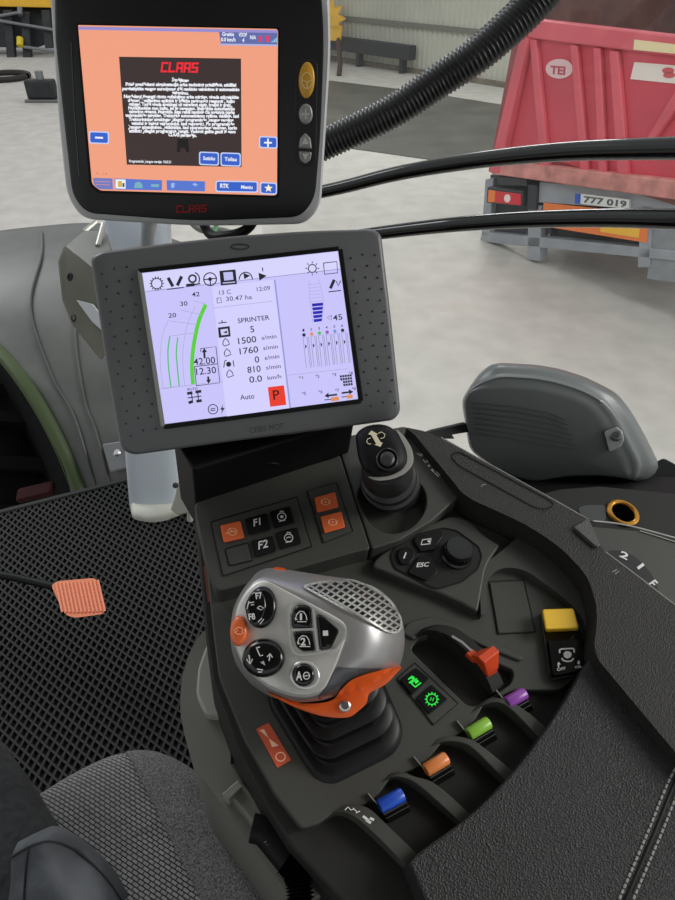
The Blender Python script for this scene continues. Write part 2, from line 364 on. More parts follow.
def bar(name, pix, label, r0, r1):
    pts = [D(*q) for q in pix]; pts = cr(pts, 8); n = len(pts)
    b = NB(); tube(b, pts, [r0 + (r1 - r0) * i / (n - 1) for i in range(n)], 20, flat=.9, up=Vector((0, 0, 1)))
    return solo(name, b, GLS, label, 'bar')
bar('window_bar', [(165, 214, 1.68), (250, 205, 1.53), (330, 190, 1.42), (400, 173, 1.33), (480, 160, 1.24), (560, 152, 1.14), (640, 149, 1.04), (720, 148, .95), (860, 150, .82)], 'upper of two glossy black curved bars crossing the window', .0135, .0195)
bar('window_bar', [(165, 268, 1.7), (250, 252, 1.55), (310, 243, 1.46), (380, 233, 1.38), (450, 225, 1.28), (520, 220, 1.2), (600, 218, 1.1), (675, 219, 1.01), (740, 221, .94), (880, 226, .8)], 'lower of two glossy black curved bars crossing the window', .013, .0185)
# corrugated hose
hp = cr([D(*q) for q in [(290, 160, .86), (330, 142, .85), (392, 112, .83), (439, 81, .815), (476, 56, .80), (504, 32, .79), (530, 7, .78), (572, -40, .76), (640, -120, .73)]], 60)
bm = NB(); n = len(hp); ln = [0]
for a, b_ in zip(hp, hp[1:]): ln.append(ln[-1] + (b_ - a).length)
N = int(ln[-1] / .0009); k = 0; cen = []
for i in range(N):
    s = ln[-1] * i / (N - 1)
    while k < n - 2 and ln[k + 1] < s: k += 1
    cen.append(hp[k].lerp(hp[k + 1], min(1, (s - ln[k]) / (ln[k + 1] - ln[k]))))
tube(bm, cen, [(.0178 + .0044 * i / N) + .0013 * max(-.5, math.cos(2 * PI * i * .0009 / .0054)) for i in range(N)], 22)
solo('corrugated_hose', bm, mat('conduit_black', (26, 26, 27), .32), 'black corrugated hose rising past the upper screen to the top right', 'hose', ang=75)
# ---- fender of the front wheel outside
grid = [[(-40, 236, 2.55), (30, 227, 2.55), (95, 223, 2.5), (150, 232, 2.45), (190, 245, 2.4)],
        [(-40, 262, 2.35), (30, 256, 2.32), (100, 262, 2.26), (150, 280, 2.22), (190, 300, 2.2)],
        [(-40, 296, 2.2), (20, 306, 2.16), (86, 330, 2.12), (140, 360, 2.08), (180, 380, 2.06)],
        [(-8, 338, 2.1), (44, 372, 2.07), (92, 402, 2.04), (136, 420, 2.02), (176, 432, 2.0)],
        [(28, 378, 2.05), (68, 412, 2.03), (102, 436, 2.01), (138, 446, 2.0), (172, 454, 1.99)],
        [(55, 436, 2.04), (86, 468, 2.02), (112, 478, 2.0), (140, 482, 1.99), (168, 484, 1.98)],
        [(74, 505, 2.04), (98, 512, 2.03), (120, 516, 2.02), (140, 520, 2.0), (166, 520, 1.99)]]
cols = [cr([D(*g[j]) for g in grid], 6) for j in range(5)]
rows = [cr([c[i] for c in cols], 6) for i in range(len(cols[0]))]
t = thing('front_mudguard', 'dark grey curved front mudguard with a green rim, left of the lower screen', 'mudguard', D(60, 400, 2.0))
bm = NB(); loft(bm, rows, closed=False); o = obj('mudguard_shell', bm, mat('mudguard_grey', (78, 79, 76), .45, mottle=(6, .25)), t, ang=80)
s = o.modifiers.new('s', 'SOLIDIFY'); s.thickness = .012
bm = NB(); dn = Vector((-.35, .5, -.8)).normalized()
e = [r[0] for r in rows[8:]]; e2 = [r[1] for r in rows[8:]]
gE = cr([D(*q) for q in [(-50, 318, 2.12), (-10, 342, 2.08), (25, 382, 2.03), (58, 438, 2.02), (84, 500, 2.02), (94, 530, 2.02)]], 6)
tube(bm, gE, .02, 10, flat=.55, up=Vector((0, 0, 1)));
gE2 = [p + Vector((-.045, .03, -.03)) for p in gE]
loft(bm, [gE, gE2], closed=False); obj('green_rim', bm, mat('mudguard_green', (58, 74, 34), .5), t)
bm = NB(); loft(bm, [gE, [p + Vector((-.1, .1, -.02)) for p in gE], [p + Vector((-.3, .34, -.06)) for p in gE]], closed=False); o = obj('dark_backing', bm, mat('backing_black', (14, 14, 14), .8, spec=.15), t, ang=80)  # added black sheet, darkens the bright gap between rim and tyre
s = o.modifiers.new('s', 'SOLIDIFY'); s.thickness = .006
for j in (7, 11):
    bm = NB(); tube(bm, [r[j] + Vector((0, 0, .006)) for r in rows[2:34]], .0045, 8); obj('shell_crease', bm, MATS['mudguard_grey'], t)
bm = NB(); prism(bm, [D(*q) for q in [(102, 444, 1.96), (128, 440, 1.95), (132, 466, 1.95), (110, 472, 1.96)]], Vector((0, .02, -.02))); b2 = obj('bolt_plate', bm, mat('plate_dark_grey', (120, 122, 124), .4), t, bevel=.004)
bm = NB(); lathe(bm, D(117, 453, 1.93), Vector((0, -.6, .8)), [(.011, 0), (.011, .004), (.007, .008)]); obj('bolt', bm, CHR, b2)
# tyre under the mudguard
bm = NB(); ax = Vector((-.866, -.5, 0)); tc_ = D(14, 505, 2.75)
def torus(bm, c, ax, R, r, wide=1.0, n=48, m=14):
    u, v = frame_of(ax)
    rings = [[c + (u * math.cos(2 * PI * i / n) + v * math.sin(2 * PI * i / n)) * (R + r * math.cos(2 * PI * j / m)) + ax * r * wide * math.sin(2 * PI * j / m) for j in range(m)] for i in range(n)]
    rings.append(rings[0]); loft(bm, rings, False, False)
torus(bm, tc_, ax.normalized(), .45, .16, 1.3)
for i in range(22):
    a = 2 * PI * i / 22; u, v = frame_of(ax.normalized()); rd = u * math.cos(a) + v * math.sin(a); tg = rd.cross(ax.normalized())
    for sgn in (-1, 1):
        box(bm, tc_ + rd * .61 + ax.normalized() * sgn * .1, (ax.normalized() * .1 + tg * .04 * sgn), tg * .024, rd * .03)
t = thing('tractor_tyre', 'black treaded tractor tyre in shadow under the green rimmed mudguard', 'wheel', tc_ + Vector((0, 0, -.62)))
obj('tyre', bm, mat('tyre_black', (9, 9, 9), .9, spec=.15), t)
bm = NB(); lathe(bm, tc_ - ax.normalized() * .1, ax.normalized(), [(.28, 0), (.33, .05), (.33, .15), (.28, .2)]); obj('rim', bm, mat('rim_dark', (40, 22, 22), .6), t)
bm = NB(); c = ZP(36, 492, -.1); box(bm, c, Vector((.05, .02, 0)), Vector((-.008, .03, .0)), Vector((0, -.005, .012)))
solo('red_coupler', bm, mat('coupler_red', (46, 9, 13), .8, spec=.2), 'dull red coupler half hidden in the dark beyond the front edge of the floor mat', 'coupler', bevel=.01)
# bracket outside between mudguard and screens
t = thing('lamp_bracket', 'olive grey sheet metal bracket with round holes beside the pale pillar', 'bracket', D(100, 350, 1.5))
OLV = mat('bracket_olive', (84, 84, 70), .5, mottle=(9, .2))
bm = NB(); fr = [D(*q) for q in [(60, 262, 1.42), (66, 246, 1.42), (92, 268, 1.36), (112, 345, 1.34), (102, 360, 1.36), (74, 325, 1.4), (64, 300, 1.41)]]
prism(bm, fr, Vector((-.01, .012, -.004))); obj('side_plate', bm, OLV, t, bevel=.002)
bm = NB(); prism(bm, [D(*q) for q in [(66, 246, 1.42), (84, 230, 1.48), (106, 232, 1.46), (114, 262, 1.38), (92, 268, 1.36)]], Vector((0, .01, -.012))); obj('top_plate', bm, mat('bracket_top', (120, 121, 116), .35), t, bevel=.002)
for q in [(70, 277), (74, 318)]:
    pp = plane3(*[D(*z) for z in [(60, 262, 1.42), (92, 268, 1.36), (74, 325, 1.4)]]); b = NB(); lathe(b, pp.at(q), pp.n, [(.0085, 0), (.0085, .0015), (.005, .0016), (.005, .0005)]); obj('hole', b, BLK, t)
bm = NB(); prism(bm, [pp.at(q, .006) for q in [(76, 300), (92, 304), (112, 330), (108, 336), (92, 322)]], pp.n * -.005); obj('pressed_tab', bm, mat('tab_light', (172, 176, 178), .4), t, bevel=.001)
for q in ((84, 232, 1.48, 96, 222, 1.5), (98, 246, 1.42, 104, 224, 1.45)):
    bm = NB(); tube(bm, [D(*q[:3]), D(*q[3:])], .006, 8); obj('clamp_bolt', bm, mat('bolt_pale', (170, 170, 164), .35, metal=.4), t)
# pale pillar
t = thing('cab_pillar', 'pale blue grey rounded cab pillar standing on the floor mat behind the screens', 'pillar', ZP(158, 512, 0))
PGR = mat('pillar_grey', (184, 192, 200), .4)
pb = ZP(157, 500, .0); ptop = D(137, 205, 1.62); bm = NB(); rings = []
for s in [0, .02, .1, .3, .55, .8, 1.0, 1.6, 2.3]:
    c = pb.lerp(ptop, s); w = .074 + .005 * min(s, 1); dpt = .05
    rings.append([c + RT * w * (abs(math.cos(a)) ** .6) * math.copysign(1, math.cos(a)) + Vector((0, 1, .1)) * dpt * (abs(math.sin(a)) ** .6) * math.copysign(1, math.sin(a)) for a in [2 * PI * k / 32 for k in range(32)]])
loft(bm, rings); obj('pillar_cover', bm, PGR, t, ang=60)
PCR = mat('foot_cream', (196, 196, 184), .45)
bm = NB(); fo = [ZP(*q, 0) for q in rnd([(131, 512), (133, 519), (150, 523), (166, 521), (190, 511), (193, 504), (186, 480), (180, 470), (172, 470), (150, 480), (134, 494)], 6)]
loft(bm, [fo, [p + Vector((0, 0, .012)) for p in fo], [p.lerp(sum(fo, Vector()) / len(fo), .08) + Vector((0, 0, .02)) for p in fo]]); obj('foot_flange', bm, PCR, t, ang=60)
bm = NB(); fn = [D(*q) for q in [(178, 480, 1.66), (181, 486, 1.66), (184, 500, 1.67), (192, 512, 1.7), (178, 516, 1.72), (170, 510, 1.72), (174, 498, 1.7)]]
prism(bm, fn, Vector((0, .03, -.01))); obj('gusset', bm, PCR, t, bevel=.004)
bm = NB(); lathe(bm, D(175.5, 485, 1.6), Vector((.2, -1, .3)), [(.007, 0), (.007, .004), (.003, .006)]); obj('screw', bm, mat('screw_dark', (60, 60, 58), .5), t)
bm = NB(); tube(bm, cr([D(191, 430, 1.6), D(191.5, 470, 1.68), D(191, 500, 1.74), ZP(190, 520, .001)], 5), .0085, 12)
solo('grab_pipe', bm, PCR, 'slim pale pipe running down beside the front corner of the control console', 'pipe')
# floor mat: rhombic cells
RV = Vector((.866, .5, 0)); mo = ZP(130, 478, 0)
t = thing('floor_mat', 'black rubber floor mat with diamond shaped cells on the cab floor', 'floor mat', ZP(90, 600, 0) + Vector((0, 0, -.012)))
bm = NB(); me0 = ZP(0, 511, 0) - mo; me0.z = 0; e1 = -me0.normalized(); e2 = Vector((-e1.y, e1.x, 0))
if e2.y < 0: e2 = -e2
cw, chh = .0182, .0288     # half steps give the diamond lattice
iw = int(1.5 / cw); rows_ = int(1.35 / (chh / 2))
def cell(c):
    q = [c + e1 * cw / 2, c + e2 * chh / 2, c - e1 * cw / 2, c - e2 * chh / 2]
    vo = [bm.verts.new(p) for p in q]; vi = [bm.verts.new(c + (p - c) * .73) for p in q]; vb = [bm.verts.new(c + (p - c) * .69 + Vector((0, 0, -.009))) for p in q]
    for i in range(4):
        j = (i + 1) % 4; bm.faces.new((vo[i], vo[j], vi[j], vi[i])); bm.faces.new((vi[i], vi[j], vb[j], vb[i]))
    bm.faces.new(vb)
for r in range(rows_):
    for i in range(iw):
        c = mo + e1 * (.42 - cw * (i + .5 * (r % 2))) - e2 * (.02 + r * chh / 2); c.z = 0
        v = c - CAM; dd = v.dot(FW)
        if dd < .2: continue
        px = CX + F * v.dot(RT) / dd; py = CY - F * v.dot(UP) / dd
        if -60 < px < 330 and py < 900: cell(c)
o = obj('cell_sheet', bm, mat('mat_rubber', (50, 50, 49), .7, spec=.2), t); o.data.shade_flat()
bm = NB(); a = mo + e1 * .43; b_ = mo - e1 * 1.2; c = (a + b_) / 2; c.z = -.004; box(bm, c - e2 * .004, (b_ - a) / 2, e2 * .008, Vector((0, 0, .007))); obj('edge_binding', bm, mat('binding', (20, 20, 20), .7), t, bevel=.003)
# pedal
t = thing('foot_pedal', 'orange ribbed foot pedal on a black arm above the floor mat', 'pedal', ZP(-60, 640, 0))
PP = plane3(D(52, 584, 1.36), D(96, 579, 1.38), D(104, 612, 1.3))
po = rnd([(51, 585), (58, 581), (94, 578), (99, 582), (106, 609), (103, 614), (74, 618), (64, 614)], [5, 8, 10, 10, 5, 5, 14, 14])
bm = NB(); slabp(bm, po, PP.at, 0, -.012); obj('pad', bm, mat('pedal_orange', (226, 128, 88), .55), t, bevel=.003)
bm = NB()
for k in range(12):
    s = k / 11; xa = 55 + 42 * s; ribbon(bm, [(xa + 1, 583 - 3 * s), (xa + 7 + 1 * s, 613 + (0 if s > .3 else -4 * (.3 - s)) - 2 * s)], 1.9, PP.at, .0028, -.001)
obj('pad_ribs', bm, mat('pedal_rib', (236, 142, 104), .55), t)
bm = NB(); tube(bm, cr([D(60, 588, 1.385), D(30, 581, 1.4), D(0, 575, 1.41), D(-70, 566, 1.43), D(-110, 590, 1.45), ZP(-115, 640, 0)], 6), .0085, 12); obj('pedal_arm', bm, BLK, t)
# ================================================================== CONTROL CONSOLE
S0 = P0.at
def zp(ox, oy, sc): return lambda *q: [(ox + a / sc, oy + b / sc) for a, b in q]
def quad(bm, q, S, h1, h0, r=1.6): slabp(bm, rnd(q, r, 4), S, h1, h0)
con = thing('control_console', 'dark olive plastic armrest console full of switches and levers right of the seat', 'console', ZP(330, 700, 0))
pods = thing('console_pedestal', 'grey moulded pedestal under the left edge of the control console beside the seat', 'pedestal', ZP(240, 740, 0))
def cprism(name, px, h1, h0, m=PLA, bev=.003, r=0, parent=None, label=None, seg=3):
    b = NB(); slabp2(b, rnd(px, r) if r else px, h1, h0); return obj(name, b, m, parent or con, bevel=bev, label=label, seg=seg)
def slabp2(bm, px, h1, h0): prism(bm, [S0(q, h1) for q in px], N0 * (h0 - h1))
floor_px = [(206, 560), (213, 629), (219, 676), (244, 738), (275, 794), (302, 829), (318, 824), (331, 815), (345, 806), (362, 806), (378, 795), (392, 776), (412, 770), (428, 760), (442, 742), (460, 734), (474, 722), (484, 704), (500, 697), (514, 690), (560, 690), (600, 660), (600, 580), (520, 515), (440, 470), (340, 500)]
bo = cprism('body', rnd(floor_px, 5), 0, -.05, bev=0)
def cut(o, px, h1, h0):
    b = NB(); slabp2(b, px, h1, h0); bmesh.ops.recalc_face_normals(b, faces=b.faces)
    me = bpy.data.meshes.new('c'); b.to_mesh(me); b.free(); c = bpy.data.objects.new('c', me); C.objects.link(c)
    m = o.modifiers.new('b', 'BOOLEAN'); m.operation = 'DIFFERENCE'; m.solver = 'EXACT'; m.object = c
    off = o.matrix_world; bpy.context.view_layer.update(); dg = bpy.context.evaluated_depsgraph_get()
    nm = bpy.data.meshes.new_from_object(o.evaluated_get(dg)); o.modifiers.remove(m); o.data = nm
    bpy.data.objects.remove(c); nm.shade_smooth(); nm.set_sharp_from_angle(angle=math.radians(35))
pocket = rnd([(414, 640), (424, 628), (438, 625), (452, 629), (481, 645), (521, 661), (519, 674), (495, 690), (480, 698), (472, 696)], 6)
cut(bo, pocket, .02, -.04)
b_ = bo.modifiers.new('bevel', 'BEVEL'); b_.width = .002; b_.segments = 3; b_.limit_method = 'ANGLE'; b_.angle_limit = math.radians(40)
rim_px = [(194, 520), (199, 560), (205, 629), (212, 682), (236, 748), (266, 806), (292, 848), (318, 876), (345, 905), (380, 960), (520, 980), (600, 700), (560, 640), (340, 560)]
cprism('rim_body', rnd(rim_px, 6), -.009, -.1, PLB, bev=.003)
cprism('well_floor', [(330, 815), (520, 675), (600, 680), (600, 760), (480, 900), (400, 900)], -.043, -.06, BLK, bev=0)
cprism('throttle_well_floor', [(405, 620), (540, 640), (540, 705), (470, 720)], -.036, -.04, PLB, bev=0)
blockA = cprism('front_block', rnd([(194, 506), (203, 496), (330, 459), (340, 455), (370.5, 549), (358, 551), (217, 592), (205, 556)], [4, 6, 2, 2, 4, 4, 8, 4]), .022, -.1, PLA, bev=.003)
blockB = cprism('lever_block', rnd([(341.2, 455), (345, 436), (405, 426), (414, 432), (461, 491), (457, 498), (433, 520), (400, 540), (372, 549)], 3), .022, -.06, PLA, bev=0)
cut(blockB, rnd([(358, 484), (366, 470), (392, 462), (412, 462), (430, 480), (430, 500), (416, 518), (394, 525), (372, 515)], 12), .04, -.03)
b_ = blockB.modifiers.new('bevel', 'BEVEL'); b_.width = .0025; b_.segments = 3; b_.limit_method = 'ANGLE'; b_.angle_limit = math.radians(40)
cprism('dial_block', rnd([(371, 566), (378, 556), (432, 523), (452, 515), (470, 520), (482, 534), (500, 545), (486, 566), (478, 612), (462, 603), (440, 593), (420, 586)], [6, 6, 6, 8, 8, 8, 3, 8, 4, 4, 4, 4]), .011, -.02, PLA, bev=.003)
cprism('rear_ledge', rnd([(481, 616), (479, 577), (487, 562), (503, 550), (525, 530), (560, 545), (592, 575), (606, 612), (600, 668), (590, 652), (589, 634), (580, 613), (560, 594), (527, 571), (512, 567), (497, 569), (487, 579), (486, 612)], [2, 8, 10, 10, 4, 4, 4, 4, 2, 4, 10, 12, 12, 10, 8, 8, 8, 2]), .009, -.02, PLA, bev=.002)
cprism('blank_cover', [(489.5, 582.5), (523, 580.5), (534.5, 631), (498.5, 633.5)], .0022, -.005, PLA, bev=.001)
bm = NB(); ribbon(bm, [(488.5, 581.5), (523.8, 579.5), (535.8, 632), (497.5, 634.5)], 1.0, S0, .0004, -.001, closed=True); obj('cover_gap', bm, BLK, con)
cprism('side_ledge', rnd([(414, 640), (402, 632), (408, 622), (430, 616), (460, 624), (490, 640), (524, 656), (521, 661), (481, 645), (452, 629), (438, 625), (424, 628)], 3), .003, -.01, PLA, bev=.002)
# monitor base wall at the back of the front block
bm = NB(); L0 = [S0(q, .022) for q in [(196, 503), (300, 469), (350, 452)]]
loft(bm, [[p - N0 * .05, p + N0 * .055, p + N0 * .055 + FWD * .06, p + FWD * .06 - N0 * .05] for p in L0]); obj('monitor_base', bm, BLK, con, bevel=.004)
bm = NB(); ribbon(bm, [(206, 566), (211, 602)], 6, S0, -.0085, -.012); obj('side_decal', bm, mat('dull_red_decal', (120, 58, 44), .6), con, label='dull red reflective decal')
# ribs between the paddle levers
def rib(A, B, hs, name='rib'):
    a = cr([(x, y, 0) for x, y in A], 6); b = cr([(x, y, 0) for x, y in B], 6); n = min(len(a), len(b)); bm = NB(); rg = []
    for i in range(n):
        s = i / (n - 1) * (len(hs) - 1); k = min(int(s), len(hs) - 2); h = hs[k] + (hs[k + 1] - hs[k]) * (s - k)
        rg.append([S0(a[i], h), S0(b[i], h), S0(b[i], h) - N0 * (.05 + h), S0(a[i], h) - N0 * (.05 + h)])
    loft(bm, rg); return obj(name, bm, PLA, con, bevel=.002, ang=30)
hs = [-.002, .003, .006, .006, .003, -.004]
rib([(327, 819), (338, 812), (353, 815.5), (375.6, 834.5), (402, 862), (420, 884)], [(338, 808), (350, 804.5), (368, 808), (387, 825), (415.6, 853), (432, 872)], hs)
rib([(376, 786), (389, 778), (402, 777), (420, 786), (458, 820), (474, 836)], [(384, 776), (400, 771.5), (415.6, 776.7), (435.6, 784), (467.8, 812), (484, 828)], hs)
rib([(422, 751), (442, 742), (459.6, 742), (474.4, 749.6), (504, 779), (520, 796)], [(432, 741), (447.8, 736), (468.5, 738.3), (483.3, 747), (512.4, 771), (530, 788)], hs)
rib([(464, 719), (480, 706.7), (495, 702), (510, 708), (539.6, 737.8), (556, 754)], [(474, 708), (490, 698), (508, 700.5), (526, 711), (548, 729), (566, 746)], hs)
S = S0
bm = NB(); strokes(bm, [[(345, 810), (348, 807), (351, 810), (354, 809)], [(353, 808), (357, 812)], [(356, 813), (360, 811)]], 1.0, S, .0062)
strokes(bm, [[(363, 816), (369, 821)], [(366, 820), (371, 823)], [(370, 818), (374, 820)]], 2.6, S, .0062); obj('rib_print', bm, WHT, con)
# white print on the lever block
bm = NB(); f = lambda x, y: (400 + x / 13.5, 435 + y / 13.5)
strokes(bm, [[f(232, 245), f(250, 262)], [f(255, 262), f(290, 285), f(305, 270), f(275, 250)], [f(310, 330), f(345, 372), f(380, 360), f(355, 340)], [f(460, 505), f(520, 560), f(540, 545), f(490, 495)]], .9, S, .0225)
strokes(bm, [[f(378, 420), f(405, 410)], [f(425, 460), f(455, 495)]], 2.0, S, .0225); obj('lever_block_print', bm, WHT, con)
# ---- switch panels
g = zp(200, 480, 4.22)
def grp(name, label, frame, h, cat='switch panel'):
    t = thing(name, label, cat, S0(frame[0], h)); b = NB(); slabp(b, frame, S0, h + .0008, h - .003); obj('panel_plate', b, PLA, t, bevel=.0006)
    b = NB(); ribbon(b, frame, 1.1, S0, h + .0011, h - .001, closed=True); obj('panel_seam', b, BLK, t); return t
def button(t, q, m, h, up=.003, name='button', r=1.6, label=None):
    b = NB(); slabp(b, rnd(q, r, 4), S0, h + up, h - .004); return obj(name, b, m, t, bevel=.0008, label=label)
H = .022
swp = grp('switch_panel', 'six-place rocker switch panel with F1 and F2 keys on the console front block', g((45, 178), (408, 72), (472, 280), (97, 405)), H)
def icon(parent, fn, m=WHT, name='icon'):
    b = NB(); fn(b); return obj(name, b, m, parent)
hh = H + .0035
k = button(swp, g((85, 192), (170, 172), (188, 245), (100, 265)), ORB, H, label='orange key'); cx_, cy_ = g((136, 218))[0]
LOR = mat('pale_orange_print', (255, 196, 150), .5)
icon(k, lambda b: strokes(b, [arc(cx_, cy_, 4.6, 3.6, 0, 360), [(cx_ - 7, cy_ + 2), (cx_ + 5, cy_ - 1.5)], [(cx_ - 3, cy_ - 2), (cx_ + 3, cy_ + 1)]], .8, S0, hh), LOR)
k = button(swp, g((190, 165), (280, 140), (298, 210), (205, 232)), KEY, H, label='black key marked F1'); a_, b2_ = g((226, 196), (262, 186))
icon(k, lambda b: text(b, 'F1', a_, b2_, S0, hh, bold=.02, shear=.25))
k = button(swp, g((293, 135), (380, 110), (400, 180), (315, 205)), KEY, H, label='black key with engine symbol'); c1 = g((345, 155))[0]
def eng(c, solid):
    def fn(b):
        strokes(b, [arc(c[0], c[1], 4.3, 3.8, -50, 310), [(c[0] - 3, c[1] + 4.8), (c[0] + 3.5, c[1] + 3.4)], [(c[0] - 2, c[1] - 4.2), (c[0] - 1, c[1] - 5.6), (c[0] + 1.5, c[1] - 5.4), (c[0] + 2, c[1] - 4.2)]], .8, S0, hh)
        if solid: slabp(b, ell(c[0], c[1], 1.7, 1.5, n=12), S0, hh, hh - .0006)
        else: strokes(b, [[(c[0] - 2.4, c[1] + .4), (c[0], c[1] - .8), (c[0] + 2.4, c[1] - .4)]], .8, S0, hh)
    return fn
icon(k, eng(c1, True))
button(swp, g((108, 292), (200, 267), (218, 338), (125, 360)), PLA, H, up=.0018, name='blank_cover', label='blank olive cover')
b = NB(); ribbon(b, rnd(g((105, 290), (201, 264), (221, 340), (123, 363)), 1.6), .9, S0, H + .0014, H, closed=True); obj('blank_gap', b, BLK, swp)
k = button(swp, g((215, 258), (305, 235), (323, 300), (235, 327)), KEY, H, label='black key marked F2'); a2_, b3_ = g((246, 293), (290, 282))
icon(k, lambda b: text(b, 'F2', a2_, b3_, S0, hh, bold=.02, shear=.25))
k = button(swp, g((320, 222), (410, 200), (428, 268), (340, 292)), KEY, H, label='black key with pump symbol'); c2_ = g((374, 244))[0]
icon(k, eng(c2_, False))
swq = grp('switch_panel', 'narrow panel with two orange rocker keys on the console front block', g((453, 48), (575, 10), (645, 215), (522, 265)), H)
for q, c in [(g((482, 75), (570, 50), (585, 115), (495, 138)), g((530, 92))[0]), (g((508, 155), (597, 132), (612, 200), (525, 225)), g((560, 178))[0])]:
    k = button(swq, q, ORB, H)
    icon(k, lambda b: (strokes(b, [arc(c[0], c[1], 3.6, 3.2, 0, 360), [(c[0] - 4.5, c[1] + 2), (c[0] - 4, c[1] - 2.5)], [(c[0] + 4.5, c[1] - 2), (c[0] + 4, c[1] + 2.5)]], .8, S0, hh), slabp(b, ell(c[0], c[1], 1.1, 1, n=10), S0, hh, hh - .0005)), LOR)
g = zp(390, 610, 4.82)
swg = grp('switch_panel', 'small panel with two keys glowing green between the joystick and the orange lever', g((35, 330), (120, 255), (328, 450), (210, 553)), 0)
GRN = em((40, 235, 70), 1.0)
k = button(swg, g((48, 337), (125, 278), (190, 330), (106, 412)), KEY, 0, label='black key with green arrow symbol')
icon(k, lambda b: (strokes(b, [g((92, 352), (120, 328)), g((105, 350), (130, 330)), g((120, 372), (150, 350)), g((95, 345), (120, 370)), g((88, 335), (108, 318))], 1.3, S0, .0036), slabp(b, g((96, 330), (118, 318), (114, 332)), S0, .0036, .003), slabp(b, g((118, 345), (132, 335), (140, 345), (124, 357)), S0, .0036, .003)), GRN, 'green_symbol')
k = button(swg, g((125, 425), (200, 360), (279, 430), (190, 503)), KEY, 0, label='black key with green gear symbol'); c = g((202, 430))[0]
def gear(b, c, r0, r1, n, S, h, w=.8):
    strokes(b, [arc(c[0], c[1], r0, r0, 0, 360, 24)], w, S, h)
    strokes(b, [[(c[0] + r0 * math.cos(a), c[1] + r0 * math.sin(a)), (c[0] + r1 * math.cos(a), c[1] + r1 * math.sin(a))] for a in [2 * PI * i / n for i in range(n)]], w, S, h)
icon(k, lambda b: (gear(b, c, 5.2, 7.2, 12, S0, .0036, 1.0), strokes(b, [[(c[0] - 2, c[1] + 1.6), (c[0] - 1, c[1] - 2), (c[0] + 1, c[1] + 2), (c[0] + 2, c[1] - 1.6)]], .9, S0, .0036)), GRN, 'green_symbol')
# ---- warning decal (hourglass and ring)
g = zp(240, 680, 3.75)
b = NB(); slabp(b, rnd(g((60, 184), (108, 160), (192, 300), (140, 330)), 1.5), S0, .0006, 0)
wl = solo('warning_decal', b, mat('decal_orange', (196, 84, 52), .55), 'orange decal with two cones and a ring on the console left of the rubber boot', 'decal')
b = NB(); DP = mat('decal_print', (240, 190, 160), .6)
for q in (g((72, 188), (90, 184), (108, 218)), g((108, 218), (120, 252), (146, 246)), ): slabp(b, q, S0, .001, .0005)
c = g((152, 288))[0]; strokes(b, [arc(c[0], c[1], 4.8, 4.4, 0, 360)], 1.2, S0, .001); o = obj('decal_symbol', b, DP, wl); 
# ---- dial module
g = zp(370, 510, 5.19)
H2 = .011
dm = thing('dial_module', 'knob and three black keys marked i, ESC and a screen symbol behind the mini joystick', 'control module', S0((420, 560), H2))
loop = rnd(g((108, 240), (125, 200), (230, 130), (380, 92), (450, 105), (565, 190), (582, 240), (560, 305), (480, 370), (355, 407), (315, 398), (130, 300)), 3)
b = NB(); slabp(b, loop, S0, H2 + .0006, H2 - .002); obj('module_plate', b, PLB, dm)
b = NB(); ribbon(b, loop, 1.0, S0, H2 + .0014, H2, closed=True); obj('module_edge', b, BLK, dm)
k = button(dm, g((140, 235), (150, 205), (195, 190), (230, 205), (228, 250), (205, 280), (160, 282)), KEY, H2, up=.0035, label='key marked i')
icon(k, lambda b: text(b, 'i', g((172, 250))[0], g((190, 250))[0], S0, H2 + .004, bold=.03, shear=.3, height=6))
k = button(dm, g((226, 158), (238, 140), (370, 106), (382, 130), (330, 207), (262, 217)), KEY, H2, up=.0035, label='key with screen symbol')
icon(k, lambda b: (strokes(b, [g((265, 180), (272, 155), (318, 148), (312, 175), (265, 180))], .9, S0, H2 + .004), slabp(b, g((295, 162), (314, 152), (310, 170)), S0, H2 + .004, H2 + .003)))
k = button(dm, g((198, 316), (255, 240), (325, 240), (352, 300), (346, 332), (295, 368), (205, 330)), KEY, H2, up=.0035, label='key marked ESC')
icon(k, lambda b: text(b, 'ESC', g((240, 296))[0], g((310, 292))[0], S0, H2 + .004, bold=.02, shear=.3, hs=.8))
kn = S0((456, 556), H2); b = NB(); lathe(b, kn, N0, [(.0165, 0), (.0165, .003), (.0148, .005), (.0142, .013), (.013, .0155), (.0, .0158)], 40); o = obj('rotary_knob', b, SAT, dm, ang=30)
b = NB()
for i in range(24):
    a = 2 * PI * i / 24; u, v = frame_of(N0); d_ = u * math.cos(a) + v * math.sin(a); box(b, kn + N0 * .009 + d_ * .0144, d_.cross(N0) * .0006, d_ * .0006, N0 * .004)
obj('knob_grip', b, SAT, o)
# ---- PTO switch with the yellow guard
g = zp(535, 600, 11.25)
ps = thing('guarded_switch', 'black OFF ON rocker switch under a raised yellow guard on the console', 'switch', S0((565, 660), 0))
b = NB(); slabp(b, rnd([(540, 613), (574, 610), (580, 630), (592, 671), (588.5, 676), (552, 681), (548.5, 676)], 2.5), S0, .006, -.003); obj('switch_base', b, GLS, ps, bevel=.0015)
b = NB(); slabp(b, rnd([(548.5, 640), (580.5, 638.5), (589, 670.5), (553.5, 675.5)], 2), S0, .0095, .004); rk = obj('rocker', b, GLS, ps, bevel=.0012)
yb = [(541.5, 613), (573.5, 612), (578.5, 631), (545.5, 632.5)]; yt = rnd([(542, 609), (573.5, 608), (579, 628), (545.5, 629.5)], 2.5)
b = NB(); loft(b, [[S0(q, .006) for q in rnd(yb, 2.5)], [S0(q, .018) for q in yt]]); obj('yellow_guard', b, mat('guard_yellow', (238, 190, 42), .4), ps, bevel=.0018, label='yellow flip-up guard')
hp_ = .0103
